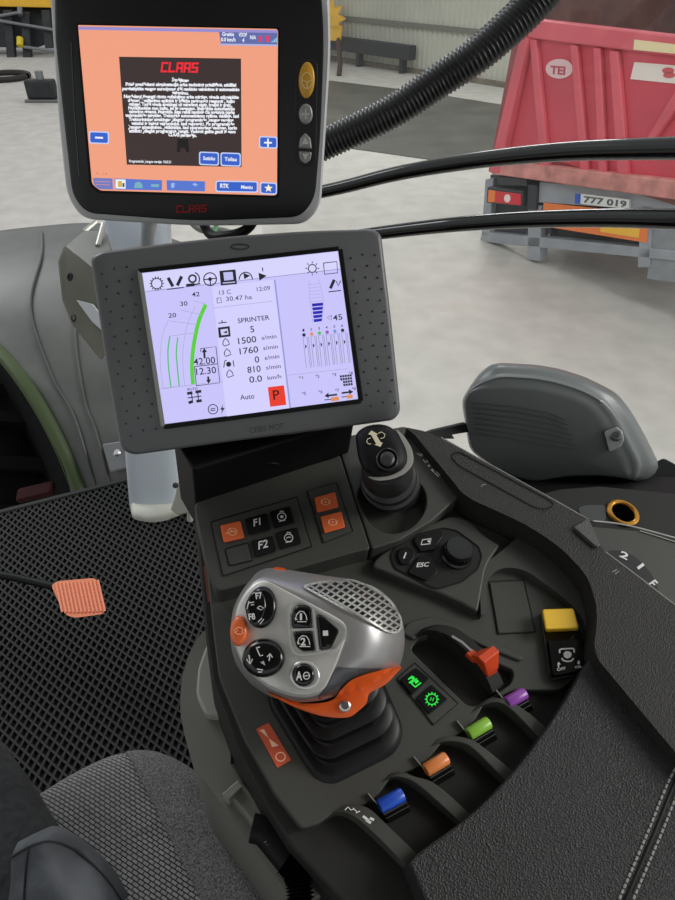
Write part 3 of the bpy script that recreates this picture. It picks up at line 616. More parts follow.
def pto(b):
    strokes(b, [g((278, 595), (278, 560), (300, 550), (420, 545), (440, 555), (440, 590)), g((300, 655), (320, 680), (365, 692), (410, 685), (435, 655))], 1.5, S0, hp_)
    slabp(b, g((320, 600), (345, 575), (385, 578), (415, 600), (405, 640), (365, 660), (325, 640)), S0, hp_, .009)
    for p_ in (g((265, 755), (265, 720)), g((490, 680), (490, 712))): strokes(b, [p_], 1.4, S0, hp_)
    slabp(b, g((248, 725), (268, 695), (290, 725)), S0, hp_, .009); slabp(b, g((472, 704), (510, 701), (492, 730)), S0, hp_, .009)
    text(b, 'OFF', g((250, 797))[0], g((345, 784))[0], S0, hp_, bold=.02, hs=.85); text(b, 'ON', g((452, 770))[0], g((520, 761))[0], S0, hp_, bold=.02, hs=.85)
icon(rk, pto)
# ---- orange throttle lever
th = thing('throttle_lever', 'orange hand throttle lever on its curved black quadrant', 'lever', S0((480, 680), -.036))
A = [(415, 636), (428, 630), (447, 635), (468, 653), (484, 674), (493, 693)]; B = [(423, 628), (438, 624.5), (458, 629), (479, 646), (495, 666), (504, 684)]
a = cr([(x, y, 0) for x, y in A], 6); b2 = cr([(x, y, 0) for x, y in B], 6); bm = NB(); n = len(a); rg = []
for i in range(n):
    h = .004 + .012 * math.sin(PI * i / (n - 1)); rg.append([S0(a[i], h), S0(b2[i], h), S0(b2[i], h) - N0 * (.035 + h), S0(a[i], h) - N0 * (.035 + h)])
loft(bm, rg); qd = obj('quadrant', bm, PLB, th, bevel=.0015, ang=30)
bm = NB(); ribbon(bm, [(452, 636), (462, 642), (472, 651)], 2.2, S0, .0165, .012); obj('slot_edge', bm, mat('slot_steel', (170, 170, 165), .3, metal=.5), qd)
bm = NB(); ribbon(bm, [(440, 632), (444, 631.5)], 1.4, S0, .014, .01); obj('slot_mark', bm, GRYP, qd)
bm = NB(); loft(bm, [[S0(q, .008) for q in rnd([(474, 664), (484, 657), (497, 673), (488, 678)], 1.5)], [S0(q, .018) for q in rnd([(471, 655), (482, 649), (499, 667), (487, 674)], 1.5)], [S0(q, .03) for q in rnd([(478, 657), (494, 645.5), (499.5, 651), (484, 663)], 1.5)]]); obj('lever_knob', bm, ORL, th, bevel=.0012, ang=25)
bm = NB(); prism(bm, [S0(q, .016) for q in [(466, 653), (472, 648.5), (481, 655), (475, 661)]], N0 * -.006); obj('lever_stem', bm, ORL, th, bevel=.001)
# ---- four paddle levers
pads = [('blue', (36, 84, 196), (380, 806), (402, 794)), ('orange', (228, 136, 72), (426, 769.5), (446, 757.5)), ('green', (140, 196, 66), (469, 733.5), (488, 722)), ('purple', (150, 78, 176), (507.5, 702), (524, 692.5))]
where = {'blue': 'nearest to the seat, right of the white printed rib', 'orange': 'second from the seat, right of the rubber boot', 'green': 'third from the seat, below the green lit keys', 'purple': 'farthest from the seat, below the orange throttle'}
for nm, col, p, q in pads:
    p = Vector(p); q = Vector(q); u = (q - p).normalized(); d_ = Vector((-u.y, u.x)); L_ = (q - p).length
    t = thing('paddle_lever', '%s capped hydraulic paddle lever, %s' % (nm, where[nm]), 'lever', S0(p + d_ * 20, -.043), 'hydraulic paddle levers in the console wells')
    bm = NB()
    def ringpx(o0, o1, h): return [S0(p - u * 1.0 + d_ * o0, h), S0(q + u * .5 + d_ * o0, h), S0(q + u * .5 + d_ * o1, h), S0(p - u * 1.0 + d_ * o1, h)]
    loft(bm, [ringpx(20, 32, -.043), ringpx(10, 26, -.02), ringpx(0, 18, -.006), ringpx(-4, 11, .002), ringpx(-4, 5, .0055)]); obj('paddle', bm, SAT, t, bevel=.0015, label='black paddle body')
    bm = NB(); r = .0056; a = S0(p - u * .9 + d_ * .6, .0035); b2 = S0(q + u * .4 + d_ * .6, .0035); tube(bm, [a, a.lerp(b2, .04), a.lerp(b2, .96), b2], [r * .9, r, r, r * .9], 20, flat=.85); obj('colour_cap', bm, mat('cap_' + nm, col, .3), t, ang=50, label=nm + ' cap')
    bm = NB(); ribbon(bm, [p + d_ * 9.4 - u * .5, q + d_ * 9.4 + u * .2], 1.1, S0, .0052, -.004); ribbon(bm, [p + d_ * 14 - u * .5, q + d_ * 14 + u * .2], .8, S0, .0015, -.006); obj('paddle_ridge', bm, mat('ridge_grey', (70, 70, 66), .4), t)
    bm = NB(); ribbon(bm, [p + Vector((-12, -13)), p + Vector((-3, -2))], 1.3, S0, .004, -.004); obj('guide_blade', bm, mat('blade_grey', (120, 120, 112), .4), t)
# ---- leather pad and panel
lp_ = rnd([(409, 862), (420, 851), (472, 815), (522, 763), (562, 706), (588, 660), (595, 659), (678, 757), (790, 880), (790, 1010), (480, 1010), (436, 925)], [3, 10, 30, 30, 40, 4, 4, 30, 5, 5, 5, 30])
ap = thing('armrest_pad', 'black grained leather armrest pad with a stitched seam at the bottom right', 'armrest', S0((560, 850), -.043))
bm = NB(); slabp2(bm, lp_, .02, -.04); obj('pad', bm, LEA, ap, bevel=.008, seg=5)
STI = mat('stitch_thread', (150, 150, 146), .7); sm = cr([(690, 752, 0), (672, 786, 0), (655, 828, 0), (638, 868, 0), (618, 915, 0)], 10)
for dx in (-5.5, 8.5):
    bm = NB(); acc = 0
    pts = [Vector((p[0] + dx, p[1])) for p in sm]; s = 0; ds = []
    for a, b2 in zip(pts, pts[1:]):
        ds.append((a, b2))
    tot = sum((b2 - a).length for a, b2 in ds); m = int(tot / 6)
    for i in range(m):
        for j, tt in enumerate((i * 6 + .8, i * 6 + 5)):
            k2 = 0; rem = tt
            while k2 < len(ds) - 1 and rem > (ds[k2][1] - ds[k2][0]).length: rem -= (ds[k2][1] - ds[k2][0]).length; k2 += 1
            pt_ = ds[k2][0].lerp(ds[k2][1], min(1, rem / (ds[k2][1] - ds[k2][0]).length))
            if j == 0: p_a = pt_
            else: tube(bm, [S0(p_a, .0203), S0(pt_, .0203)], .0009, 6)
    obj('stitching', bm, STI, ap)
bm = NB(); tube(bm, [S0((p[0] + 1.5, p[1]), .0197) for p in sm], .0016, 8); obj('seam_welt', bm, BLK, ap)
bm = NB(); tube(bm, [S0(q, .0125) for q in cr([(409, 864, 0), (420, 880, 0), (436, 906, 0), (452, 940, 0)], 5)], .0012, 8); obj('rim_highlight', bm, mat('rim_highlight_grey', (96, 94, 90), .4), ap)  # thin grey tube stands for the highlight along the pad rim
pn = [(405, 427), (425, 431), (441, 438), (553, 500), (588, 520), (600, 545), (606, 553), (674, 605), (790, 680), (790, 870), (675, 752), (599, 661), (594, 648), (598, 612), (589, 578), (562, 548), (527, 525), (497, 511), (472, 500), (461, 492), (455, 484), (414, 434)]
bm = NB(); slabp2(bm, rnd(pn, [3, 6, 10, 20, 3, 3, 3, 10, 5, 5, 10, 4, 10, 14, 14, 20, 20, 10, 5, 5, 5, 3]), .034, -.05); lpn = obj('side_panel', bm, LEB, con, bevel=.004, seg=4, label='long black leather side panel')
bm = NB(); ribbon(bm, rnd([(450, 455), (458, 451), (548, 499), (555, 504), (547, 509), (536, 508), (458, 465)], 6), 1.0, S0, .0346, .03, closed=True); obj('recess_line', bm, BLK, lpn)
bm = NB(); tube(bm, [S0(q, .0335) for q in cr([(441, 437.3, 0), (500, 470, 0), (553, 499.3, 0), (588, 519.3, 0)], 6)], .0007, 8); tube(bm, [S0(q, .0335) for q in cr([(605.5, 552, 0), (640, 578, 0), (675, 605, 0), (700, 622, 0)], 6)], .0008, 8); obj('edge_trim', bm, mat('trim_silver', (190, 188, 182), .3, metal=.5), lpn)
bm = NB(); strokes(bm, [[(481, 487), (483, 484.5), (486, 484.5)], [(612, 572), (617, 569.5)], [(615, 574), (619, 571)]], 1.0, S0, .0346); obj('panel_marks', bm, GRYP, lpn)
bm = NB(); slabp2(bm, rnd([(574, 527), (588.5, 518), (600.5, 545), (597, 547)], 1.5), .038, .0); solo('release_clip', bm, mat('clip_grey', (74, 74, 71), .5, bump=('voronoi', 500, .5, .0006)), 'small grey textured release clip at the edge of the leather side panel', 'clip', bevel=.0015)
tw = thing('thumb_wheel', 'dark thumb wheel marked 2, 1 and F beside the leather side panel', 'thumb wheel', S0((635, 575), -.05))
bm = NB(); wp = [Vector(q[:2]) for q in cr([(603, 552, 0), (618, 550, 0), (636, 557, 0), (652, 574, 0), (660, 592, 0), (660, 600, 0)], 6)] + [Vector((650, 596)), Vector((606, 560))]
slabp2(bm, wp, .024, -.05); whl = obj('wheel', bm, mat('wheel_dark', (40, 40, 42), .45, spec=.3), tw, bevel=.004, seg=4)
bm = NB(); ST = lambda p, h: S0(p, .0246); text(bm, '2', (619, 556), (627, 560), ST, 0, bold=.03, height=6); text(bm, '1', (637, 567), (638.8, 569.5), ST, 0, bold=.03, height=7); text(bm, 'F', (648, 584), (652.5, 588.5), ST, 0, bold=.03, height=8, shear=.2); obj('wheel_marks', bm, WHT, whl)
# ---- side shelf with brass ringed opening
ss = thing('side_shelf', 'dark moulded side shelf with a brass ringed hole beyond the leather side panel', 'shelf', S0((640, 530), -.3))
sh = -.07
bm = NB(); slabp2(bm, rnd([(540, 494), (560, 489), (600, 486), (700, 496), (790, 510), (790, 720), (600, 560)], 4), sh, sh - .12); obj('shelf_body', bm, PLB, ss, bevel=.004)
bm = NB(); slabp2(bm, rnd([(588, 526), (640, 531), (700, 547), (790, 570), (790, 720), (600, 560)], 3), sh + .012, sh); obj('shelf_step', bm, PLA, ss, bevel=.003)
bm = NB(); tube(bm, [S0(q, sh + .013) for q in cr([(593, 521, 0), (620, 524, 0), (650, 531, 0), (700, 545, 0)], 5)], .0011, 8); tube(bm, [S0(q, sh + .013) for q in cr([(640, 531, 0), (660, 537, 0), (700, 550, 0)], 5)], .0008, 8); obj('shelf_trim', bm, mat('trim_silver', (190, 188, 182), .3, metal=.5), ss)
bm = NB(); slabp(bm, rnd([(577, 508), (586, 505), (606, 505), (606, 522), (585, 521)], 5), S0, sh + .001, sh - .01); obj('shelf_recess', bm, mat('recess_grey', (58, 60, 60), .35), ss)
BRS = mat('brass_ring', (196, 140, 52), .3, metal=.7)
bm = NB(); rc = S0((623, 513), sh + .002); u, v = (S0((640, 513), sh) - S0((623, 513), sh)).normalized(), N0; w_ = u.cross(v)
def ring(bm, c, u, w_, nn, R, r, n=40, m=10, sy=1):
    rg = [[c + (u * math.cos(2 * PI * i / n) + w_ * math.sin(2 * PI * i / n) * sy) * (R + r * math.cos(2 * PI * j / m)) + nn * r * math.sin(2 * PI * j / m) for j in range(m)] for i in range(n)]; rg.append(rg[0]); loft(bm, rg, False, False)
ring(bm, rc, u, w_, N0, .0175, .0032); ro = obj('brass_ring', bm, BRS, ss, label='worn brass ring')
bm = NB(); lathe(bm, rc - N0 * .001, N0, [(.015, -.001), (.015, .0012)]); obj('hole_shade_disc', bm, mat('hole_shade_black', (4, 4, 4), .9, spec=0), ss)  # flat black disc paints the shade inside the ringed hole
# rear black gasket between shelf and housing
bm = NB(); prism(bm, [D(*q) for q in [(490, 470, 1.04), (640, 470, 1.05), (664, 456, 1.05), (700, 476, 1.03), (790, 522, 1.0), (790, 545, .97), (640, 497, .93), (550, 497, .91), (500, 492, .93)]], Vector((0, .03, -.12)))
solo('window_ledge', bm, BLK, 'black rubber ledge between the grey housing and the side shelf', 'ledge', bevel=.006)
# pedestal and the bits under the console edge
PD = [(214, 624), (200, 634), (188, 655), (181, 682), (180, 712), (186, 742), (198, 772), (216, 796), (240, 830), (270, 870), (310, 920), (430, 990), (420, 800), (300, 640)]
bm = NB(); hsd = -.075
pts = rnd(PD, 8); cc = S0((290, 760), hsd)
r0 = [S0(p, hsd) for p in pts]
loft(bm, [[cc + (p - cc) * 1.0 + N0 * -.0 - Vector((0, 0, z_)) for p in r0] if k == 0 else [cc + (p - cc) * s - Vector((0, 0, z_)) for p in r0] for k, (s, z_) in enumerate([(.93, 0), (.98, .006), (1, .02), (1.0, .12), (.94, .35), (.92, .6)])][::-1])
obj('pedestal_shell', bm, PLG, pods, ang=50)
bm = NB(); slabp2(bm, rnd([(217, 634), (206, 645), (198, 668), (196, 694), (206, 715), (222, 716), (231, 722), (239, 742), (262, 745), (250, 640)], 6), hsd + .012, hsd - .02); obj('upper_cover', bm, mat('cover_lit_grey', (150, 148, 140), .5), pods, bevel=.006, seg=4)  # lighter grey puts the light falling on the upper part into the colour
bm = NB(); strokes(bm, [cr([(236, 733, 0), (233, 745, 0), (232, 764, 0)], 5)], 3.2, S0, hsd + .01, hsd); obj('slot', bm, BLK, pods)
bm = NB(); slabp2(bm, [(225, 790), (239, 778), (300, 850), (330, 890), (316, 900), (286, 866)], hsd + .014, hsd - .03); obj('lower_ledge', bm, PLG, pods, bevel=.003)
bm = NB(); slabp2(bm, rnd([(222, 794), (238, 781), (242, 786), (229, 799)], 1), hsd + .02, hsd - .02); obj('bracket_lip', bm, mat('lip_grey', (140, 140, 132), .35), pods, bevel=.002)
al = thing('adjuster_lever', 'black adjuster lever between the seat cushion and the console pedestal', 'lever', S0((275, 850), hsd))
bm = NB(); tube(bm, [S0(q, hsd + .03) for q in cr([(252, 828, 0), (264, 832, 0), (278, 848, 0), (300, 875, 0)], 5)], [.011] * 15 + [.009], 14); obj('lever_arm', bm, BLK, al)
bm = NB(); prism(bm, [S0(q, hsd + .04) for q in [(262, 842), (278, 832), (282, 837), (267, 847)]], N0 * -.012); obj('lever_tab', bm, SAT, al, bevel=.002)
bm = NB(); prism(bm, [S0(q, hsd + .035) for q in [(284, 836), (289, 836), (302, 866), (296, 870)]], N0 * -.01); obj('pale_plate', bm, mat('plate_pale', (128, 128, 122), .4), al, bevel=.001)
cs = [S0(q, hsd + .035) for q in cr([(286, 862, 0), (296, 872, 0), (300, 890, 0), (300, 920, 0), (296, 980, 0)], 24)]
bm = NB(); tube(bm, cs, [.0095 + .0018 * math.cos(2 * PI * i / 4) for i in range(len(cs))], 16); solo('cable_sleeve', bm, RUB, 'black ribbed cable sleeve running down beside the seat cushion', 'cable', ang=70)
# ================================================================== MINI JOYSTICK
HB = S0((393, 492), -.03)
mj = thing('mini_joystick', 'black mini joystick with a cream arrow on its head behind the big joystick', 'joystick', HB)
hc = D(384, 462, .60); axm = (hc - HB)
bm = NB(); prof = [(0, .036), (.1, .036), (.12, .029), (.2, .035), (.26, .034), (.28, .026), (.36, .0325), (.42, .031), (.44, .0235), (.52, .0295), (.58, .028), (.6, .021), (.7, .026), (.95, .02)]
rings = []
uu, vv = frame_of(axm)
for s, r in prof: rings.append([HB + axm * s + (uu * math.cos(a) + vv * math.sin(a)) * r for a in [2 * PI * k / 40 for k in range(40)]])
loft(bm, rings); obj('rubber_boot', bm, mat('boot_soft_black', (46, 46, 47), .38, spec=.5), mj, ang=50)
g = zp(330, 415, 5.19)
PM = Plane(D(382, 450, .588), (N0 * .75 - FW * .45 + RT * .0))
ho = rnd(g((132, 100), (180, 62), (250, 47), (318, 62), (365, 120), (395, 185), (400, 245), (370, 290), (310, 315), (240, 318), (185, 300), (150, 235)), 7)
def rring(poly, cx, cy, s, S, h): return [S((cx + (p[0] - cx) * s, cy + (p[1] - cy) * s), h) for p in poly]
hcx, hcy = 381, 451
bm = NB(); loft(bm, [rring(ho, hcx, hcy, .8, PM.at, -.032), rring(ho, hcx, hcy, 1.0, PM.at, -.018), rring(ho, hcx, hcy, 1.02, PM.at, -.008), rring(ho, hcx, hcy, .97, PM.at, -.001), rring(ho, hcx, hcy, .85, PM.at, .003), rring(ho, hcx, hcy, .5, PM.at, .0045)]); hd = obj('head', bm, BLK, mj, ang=60)
sil = rnd(g((335, 62), (395, 120), (432, 190), (432, 255), (396, 302), (322, 336), (240, 342), (186, 318), (240, 322), (310, 318), (372, 288), (402, 245), (398, 185), (366, 120)), 9)
bm = NB(); slabp(bm, sil, PM.at, -.004, -.02); obj('silver_collar', bm, mat('collar_silver', (186, 184, 178), .35, metal=.4), mj, bevel=.0012, label='silver crescent collar')
c = g((298, 228))[0]
bm = NB(); rg = [rring(ell(*c, 1, 1), *c, s, PM.at, h) for s, h in ((11.5, .002), (11.5, .0052), (10, .0062), (9, .0048), (8.8, .002))]; loft(bm, rg); obj('button_ring', bm, SAT, hd, ang=50)
bm = NB(); rg = [rring(ell(*c, 1, 1), *c, s, PM.at, h) for s, h in ((7.6, .002), (7.6, .0058), (6.6, .0068), (3, .0072))]; loft(bm, rg); obj('push_button', bm, mat('button_grey', (50, 50, 50), .35), mj, ang=50)
bm = NB(); CRM = mat('cream_print', (226, 214, 184), .5)
slabp(bm, g((198, 100), (215, 80), (250, 100), (240, 104), (264, 142), (274, 143), (262, 165), (230, 154), (240, 150), (214, 104)), PM.at, .0049, .003)
strokes(bm, [g((250, 95), (268, 88), (285, 100), (280, 118), (262, 122)), g((212, 118), (196, 124), (190, 138), (200, 150), (214, 150))], .8, PM.at, .0049); obj('arrow_symbol', bm, CRM, hd, label='cream arrow symbol')
# ================================================================== MAIN JOYSTICK
pA, pB_, pC = D(262, 580, .497), D(345, 630, .476), D(275, 694, .462)
PL = plane3(pA, pB_, pC)
g5 = zp(225, 560, 5.4)
plate = rnd([(264.8, 579), (271, 582.5), (299, 597.5), (328.7, 612.8), (343.5, 621.5), (347.5, 630), (345.4, 640), (336, 665.6), (326, 687), (319.4, 693), (306.5, 697), (290, 695), (271, 688), (256.5, 677.6), (243.5, 663.7), (236.5, 649), (235, 632), (235.5, 615), (238.5, 604), (245, 592.5), (254.6, 582)], 5)
shell = rnd([(258, 571), (268, 567.5), (290, 570), (330, 576.5), (352, 579), (378, 588), (395, 603), (404, 625), (405, 645), (402, 660), (398, 671), (380, 682), (350, 694), (325, 702), (298, 704), (270, 697), (250, 684), (236, 665), (231, 648), (230, 630), (233, 608), (242, 590)], 8)
gx, gy = 297, 638; NR = 180
rin = radial(plate, gx, gy, NR); rout = radial(shell, gx, gy, NR); BUL = .058
def samp(a, q):
    f = (a % (2 * PI)) / (2 * PI) * NR; i = int(f) % NR; return a and q[i] + (q[(i + 1) % NR] - q[i]) * (f - int(f)) or q[0]
def gdep(p):
    x, y = p[0] - gx, p[1] - gy; r = math.hypot(x, y); a = math.atan2(y, x)
    ri = samp(a, rin); ro = max(samp(a, rout), ri + .5); t = max(0, min(1, (r - ri) / (ro - ri)))
    return PL.depth(p) + BUL * (1 - math.sqrt(max(0, 1 - t ** 2.2)))
def GS(p, h=0): return D(p[0], p[1], gdep(p) - h)
def gat(i, t): 
    a = 2 * PI * i / NR; r = rin[i] + (max(rout[i], rin[i] + .5) - rin[i]) * t; return (gx + r * math.cos(a), gy + r * math.sin(a))
js = thing('multifunction_joystick', 'big silver and orange multifunction joystick grip rising from a black rubber boot', 'joystick', S0((338, 725), 0))
rings = [[GS((gx + (gat(i, 0)[0] - gx) * .6, gy + (gat(i, 0)[1] - gy) * .6)) for i in range(NR)]]
for t in [0, .1, .2, .32, .45, .58, .7, .8, .88, .94, .98]: rings.append([GS(gat(i, t)) for i in range(NR)])
edge = [gat(i, 1) for i in range(NR)]
for s, d_ in ((1, 0), (.985, .015), (.93, .03), (.8, .042), (.5, .05)):
    rings.append([D(gx + (p[0] - gx) * s, gy + (p[1] - gy) * s, PL.depth(p) + BUL + d_) for p in edge])
bm = NB(); loft(bm, rings[::-1]); sh_ = obj('grip_shell', bm, MET, js, ang=50)
bm = NB(); loft(bm, [[PL.at(p, -.004) for p in plate], [PL.at(p, .0022) for p in plate], [PL.at((gx + (p[0] - gx) * .965, gy + (p[1] - gy) * .965), .0038) for p in plate]]); fp_ = obj('face_plate', bm, SIL, js, ang=50, label='silver key plate')
PS = PL.at
# lower shell band with its shade painted in darker grey, then orange collar
band = [(337, 667), (360, 668.5), (380, 668.5), (399, 666.5), (400, 671), (380, 682), (352, 694), (332, 700), (310, 703), (320, 695), (328, 686)]
def patch(bm, poly, S, h1, h0, cx, cy, rings=6):
    rg = [[S(p, h0) for p in poly]]
    for k in range(rings):
        s = 1 - k / rings; rg.append([S((cx + (p[0] - cx) * s, cy + (p[1] - cy) * s), h1) for p in poly])
    loft(bm, rg)
bm = NB(); patch(bm, rnd(band, 1.5), GS, .0012, -.004, 356, 680); obj('lower_band', bm, GRM, js, ang=60)
col = rnd([(272, 694), (294, 706), (320, 715.5), (347, 717.5), (358, 711), (366, 704), (366.5, 694), (382, 686), (396, 676), (400, 666), (381, 670.5), (362, 676), (350, 681), (342, 689), (334, 699), (310, 704), (290, 700)], 2)
def CS(p, h=0): return D(p[0], p[1], min(gdep(p), PL.depth(p) + BUL * .5) - .0045 - h)
bm = NB()
cu_ = cr([(268, 692, 0), (280, 697, 0), (296, 702, 0), (314, 703.5, 0), (332, 700, 0), (342, 689, 0), (351, 680.5, 0), (364, 675, 0), (382, 670, 0), (400.5, 665.5, 0)], 6)
cl_ = cr([(270, 695, 0), (282, 701, 0), (298, 708.5, 0), (322, 716, 0), (347, 717.5, 0), (359, 710.5, 0), (366.5, 703, 0), (370, 693, 0), (386, 684, 0), (401, 668.5, 0)], 6)
rg = []
for u_, l_ in zip(cu_, cl_):
    P_ = [u_.lerp(l_, i / 6) for i in range(7)]
    rg.append([CS(p, .0015 * math.sin(PI * i / 6)) for i, p in enumerate(P_)] + [CS(l_, -.04), CS(u_, -.04)])
loft(bm, rg); obj('orange_collar', bm, ORG, js, ang=50, label='glossy orange lower shell')
bc = CS((345, 706), .0012); bm = NB(); lathe(bm, bc, CAM - bc, [(.0042, -.002), (.0042, .001), (.003, .002), (.0022, .0021), (.0022, .0012)], 20); obj('collar_screw', bm, CHR, js)
bm = NB(); patch(bm, rnd([(272, 568.8), (276, 566.8), (286, 568.5), (285, 571), (277, 571)], 1), lambda p, h: D(p[0], p[1], PL.depth(p) + BUL * .75 - h), .004, -.02, 279, 569, 2); obj('thumb_button', bm, ORG, js, label='sliver of an orange button')
# knurled pad
kp = rnd([(303, 586), (318, 582.5), (352, 579.8), (374, 588), (391, 602), (401, 618), (401.5, 628), (396, 633), (388, 631.5), (368, 620.5), (340, 606), (316, 593)], 4)
kcx, kcy = 362, 603
def GK(p, h=0): return GS(p, h)
bm = NB(); patch(bm, kp, GK, .0012, -.004, kcx, kcy, 8); kn_ = obj('grip_pad', bm, mat('pad_black', (26, 26, 27), .5), js, ang=60)
bm = NB()
def clip(p, d, poly):
    ts = []
    for i in range(len(poly)):
        a = poly[i - 1]; b2 = poly[i]; e = (b2[0] - a[0], b2[1] - a[1]); den = d[0] * e[1] - d[1] * e[0]
        if abs(den) < 1e-9: continue
        t = ((a[0] - p[0]) * e[1] - (a[1] - p[1]) * e[0]) / den; s = ((a[0] - p[0]) * d[1] - (a[1] - p[1]) * d[0]) / den
        if 0 <= s < 1: ts.append(t)
    ts.sort(); return ts
for dv, nv in (((.86, .51), (-.51, .86)), ((.80, -.6), (.6, .80))):
    for k in range(-22, 23):
        p = (kcx + nv[0] * k * 5.7, kcy + nv[1] * k * 5.7); ts = clip(p, dv, kp)
        if len(ts) >= 2 and ts[-1] - ts[0] > 3:
            m = max(2, int((ts[-1] - ts[0]) / 4)); ribbon(bm, [(p[0] + dv[0] * (ts[0] + (ts[-1] - ts[0]) * i / m), p[1] + dv[1] * (ts[0] + (ts[-1] - ts[0]) * i / m)) for i in range(m + 1)], 1.9, GK, .0028, .0005)
obj('knurling', bm, mat('knurl_silver', (176, 174, 168), .35, metal=.4), kn_)
bm = NB(); ribbon(bm, kp, 2.0, GK, .0024, -.001, closed=True); obj('pad_border', bm, SIL, kn_)
# keys on the face plate
def dome(name, c, rx, ry, rot, m, hgt, parent, label=None, base=.001):
    b = NB(); loft(b, [[PS(p, h) for p in ell(c[0], c[1], rx * s, ry * s, rot, 36)] for s, h in ((1, base), (1, base + hgt * .35), (.93, base + hgt * .7), (.8, base + hgt * .9), (.5, base + hgt))]); return obj(name, b, m, parent, ang=60, label=label)
k1 = dome('rocker_wheel', (261.5, 607.3), 15.2, 21.4, 6, GLS, .007, js, 'oval key marked F7 and F8', base=.003)
b = NB(); q = [(244.5, 606), (248, 598), (252, 592), (258, 589.5), (264, 595), (266, 606), (263, 617), (258, 624.5), (252, 626), (247, 618)]
loft(b, [[PS(p, .003) for p in rnd(q, 3)], [PS(p, .0112) for p in rnd(q, 3)], [PS((255 + (p[0] - 255) * .8, 607 + (p[1] - 607) * .85), .0125) for p in rnd(q, 3)]]); k2 = obj('rocker_face', b, GLS, k1, ang=50)
b = NB(); T = lambda p, h: PS(p, .0128)
text(b, 'F7', (256, 599), (262.5, 598), T, 0, bold=.03, height=6); text(b, 'F8', (249, 620), (255.5, 619), T, 0, bold=.03, height=6)
b2_ = lambda *P: strokes(b, [list(P)], .9, lambda p, h: PS(p, h), .0128, .0115)
b2_((247, 609), (249, 601)); b2_((249, 603), (254, 602)); b2_((251, 605), (254, 604.5)); b2_((257, 608), (260, 606), (264, 608), (261, 610), (257, 608)); b2_((258, 622), (262, 618)); b2_((260, 624), (264, 619))
obj('key_print', b, WHT, k1)
dome('orange_key', (238.8, 630.8), 8.6, 15.6, 4, mat('orange_key', (236, 112, 56), .3), .006, js, 'oval orange key', base=.0035)
b = NB(); strokes(b, [arc(239, 630.5, 4.5, 3.8, 20, 160), arc(239, 631.5, 4.5, 3.8, 200, 340), [(233.5, 630), (236, 632), (238, 629.5)], [(241, 632), (243, 629.5), (245, 631)]], .8, PS, .0102, .008); obj('orange_key_print', b, LOR, js)
k3 = dome('dial_key', (263.5, 658), 21.3, 19.6, 0, GLS, .009, js, 'round black key with arrows', base=.003)
b = NB(); T2 = lambda p, h: PS(p, .0124)
for st in ([(249, 655), (250, 663)], [(246.5, 659), (250, 664), (252.5, 659)], [(256.5, 648), (260, 656), (263, 655)], [(256, 648), (260, 647)], [(269, 661), (270, 654.5)], [(267, 657), (270, 653.5), (272.5, 657.5)], [(261, 662), (265, 665), (263, 661)], [(257, 669), (263, 670)], [(258, 672), (262, 672)]): ribbon(b, st, 1.1, PS, .0126, .010)
obj('key_print', b, WHT, k3)
b = NB(); fr_ = rnd(g5((343, 270), (350, 245), (390, 222), (420, 222), (640, 350), (655, 385), (650, 415), (598, 485), (440, 512), (400, 515), (368, 495), (350, 440)), 3)
ribbon(b, fr_, 2.0, PS, .0054, .0005, closed=True); ribbon(b, [g5((476, 262))[0], g5((502, 500))[0]], 2.4, PS, .0054, .0005); ribbon(b, [g5((350, 378))[0], g5((484, 372))[0]], 1.8, PS, .0054, .0005); obj('key_frame', b, mat('key_frame', (222, 222, 218), .25, metal=.5), js)
def padk(q, label, r=2.5):
    b = NB(); P = rnd(g5(*q), r); mx = sum(p[0] for p in P) / len(P); my = sum(p[1] for p in P) / len(P)
    loft(b, [[PS(p, .001) for p in P], [PS(p, .0045) for p in P], [PS((mx + (p[0] - mx) * .86, my + (p[1] - my) * .86), .0058) for p in P]]); return obj('pad_key', b, GLS, js, ang=50, label=label)
k4 = padk(((372, 262), (392, 242), (440, 244), (464, 262), (470, 368), (362, 368), (358, 300)), 'key marked 1')
b = NB(); text(b, '1', g5((404, 325))[0], g5((416, 325))[0], lambda p, h: PS(p, .0061), 0, bold=.0, height=7); strokes(b, [g5((382, 322), (386, 295), (405, 276), (425, 280), (438, 300), (442, 325)), g5((390, 333), (440, 333)), g5((378, 310), (382, 325), (392, 318))], .9, PS, .0062, .005); obj('key_print', b, WHT, k4)
k5 = padk(((366, 388), (470, 382), (488, 488), (420, 496), (385, 470)), 'key marked 2')
b = NB(); text(b, '2', g5((408, 460))[0], g5((436, 460))[0], lambda p, h: PS(p, .0061), 0, bold=.03, height=7.2); strokes(b, [g5((395, 455), (398, 425), (418, 408), (440, 412), (452, 430), (458, 458)), g5((402, 467), (460, 467)), g5((390, 440), (395, 455), (405, 450))], .9, PS, .0062, .005); obj('key_print', b, WHT, k5)
k6 = padk(((492, 292), (520, 296), (610, 372), (615, 388), (575, 476), (512, 488)), 'key with a white square')
b = NB(); slabp(b, g5((528, 382), (556, 380), (558, 408), (530, 410)), PS, .0063, .005); obj('key_print', b, WHT, k6)
dome('key_cup', g5((430, 622))[0], 15.5, 14.5, 30, mat('cup_silver', (214, 212, 208), .25, metal=.6), .0018, js, base=.0036)
k7 = dome('round_key', g5((424, 620))[0], 11.3, 11.8, 0, GLS, .005, js, 'round key marked A', base=.004)
b = NB(); text(b, 'A', g5((383, 648))[0], g5((417, 648))[0], lambda p, h: PS(p, .0093), 0, bold=.03, height=8.5); cx7, cy7 = g5((440, 625))[0]; strokes(b, [arc(cx7, cy7, 3.1, 3.5, 0, 360), [(cx7 - 3, cy7 + .3), (cx7 + 3, cy7 - .3)]], 1.0, PS, .0095, .008); obj('key_print', b, WHT, k7)
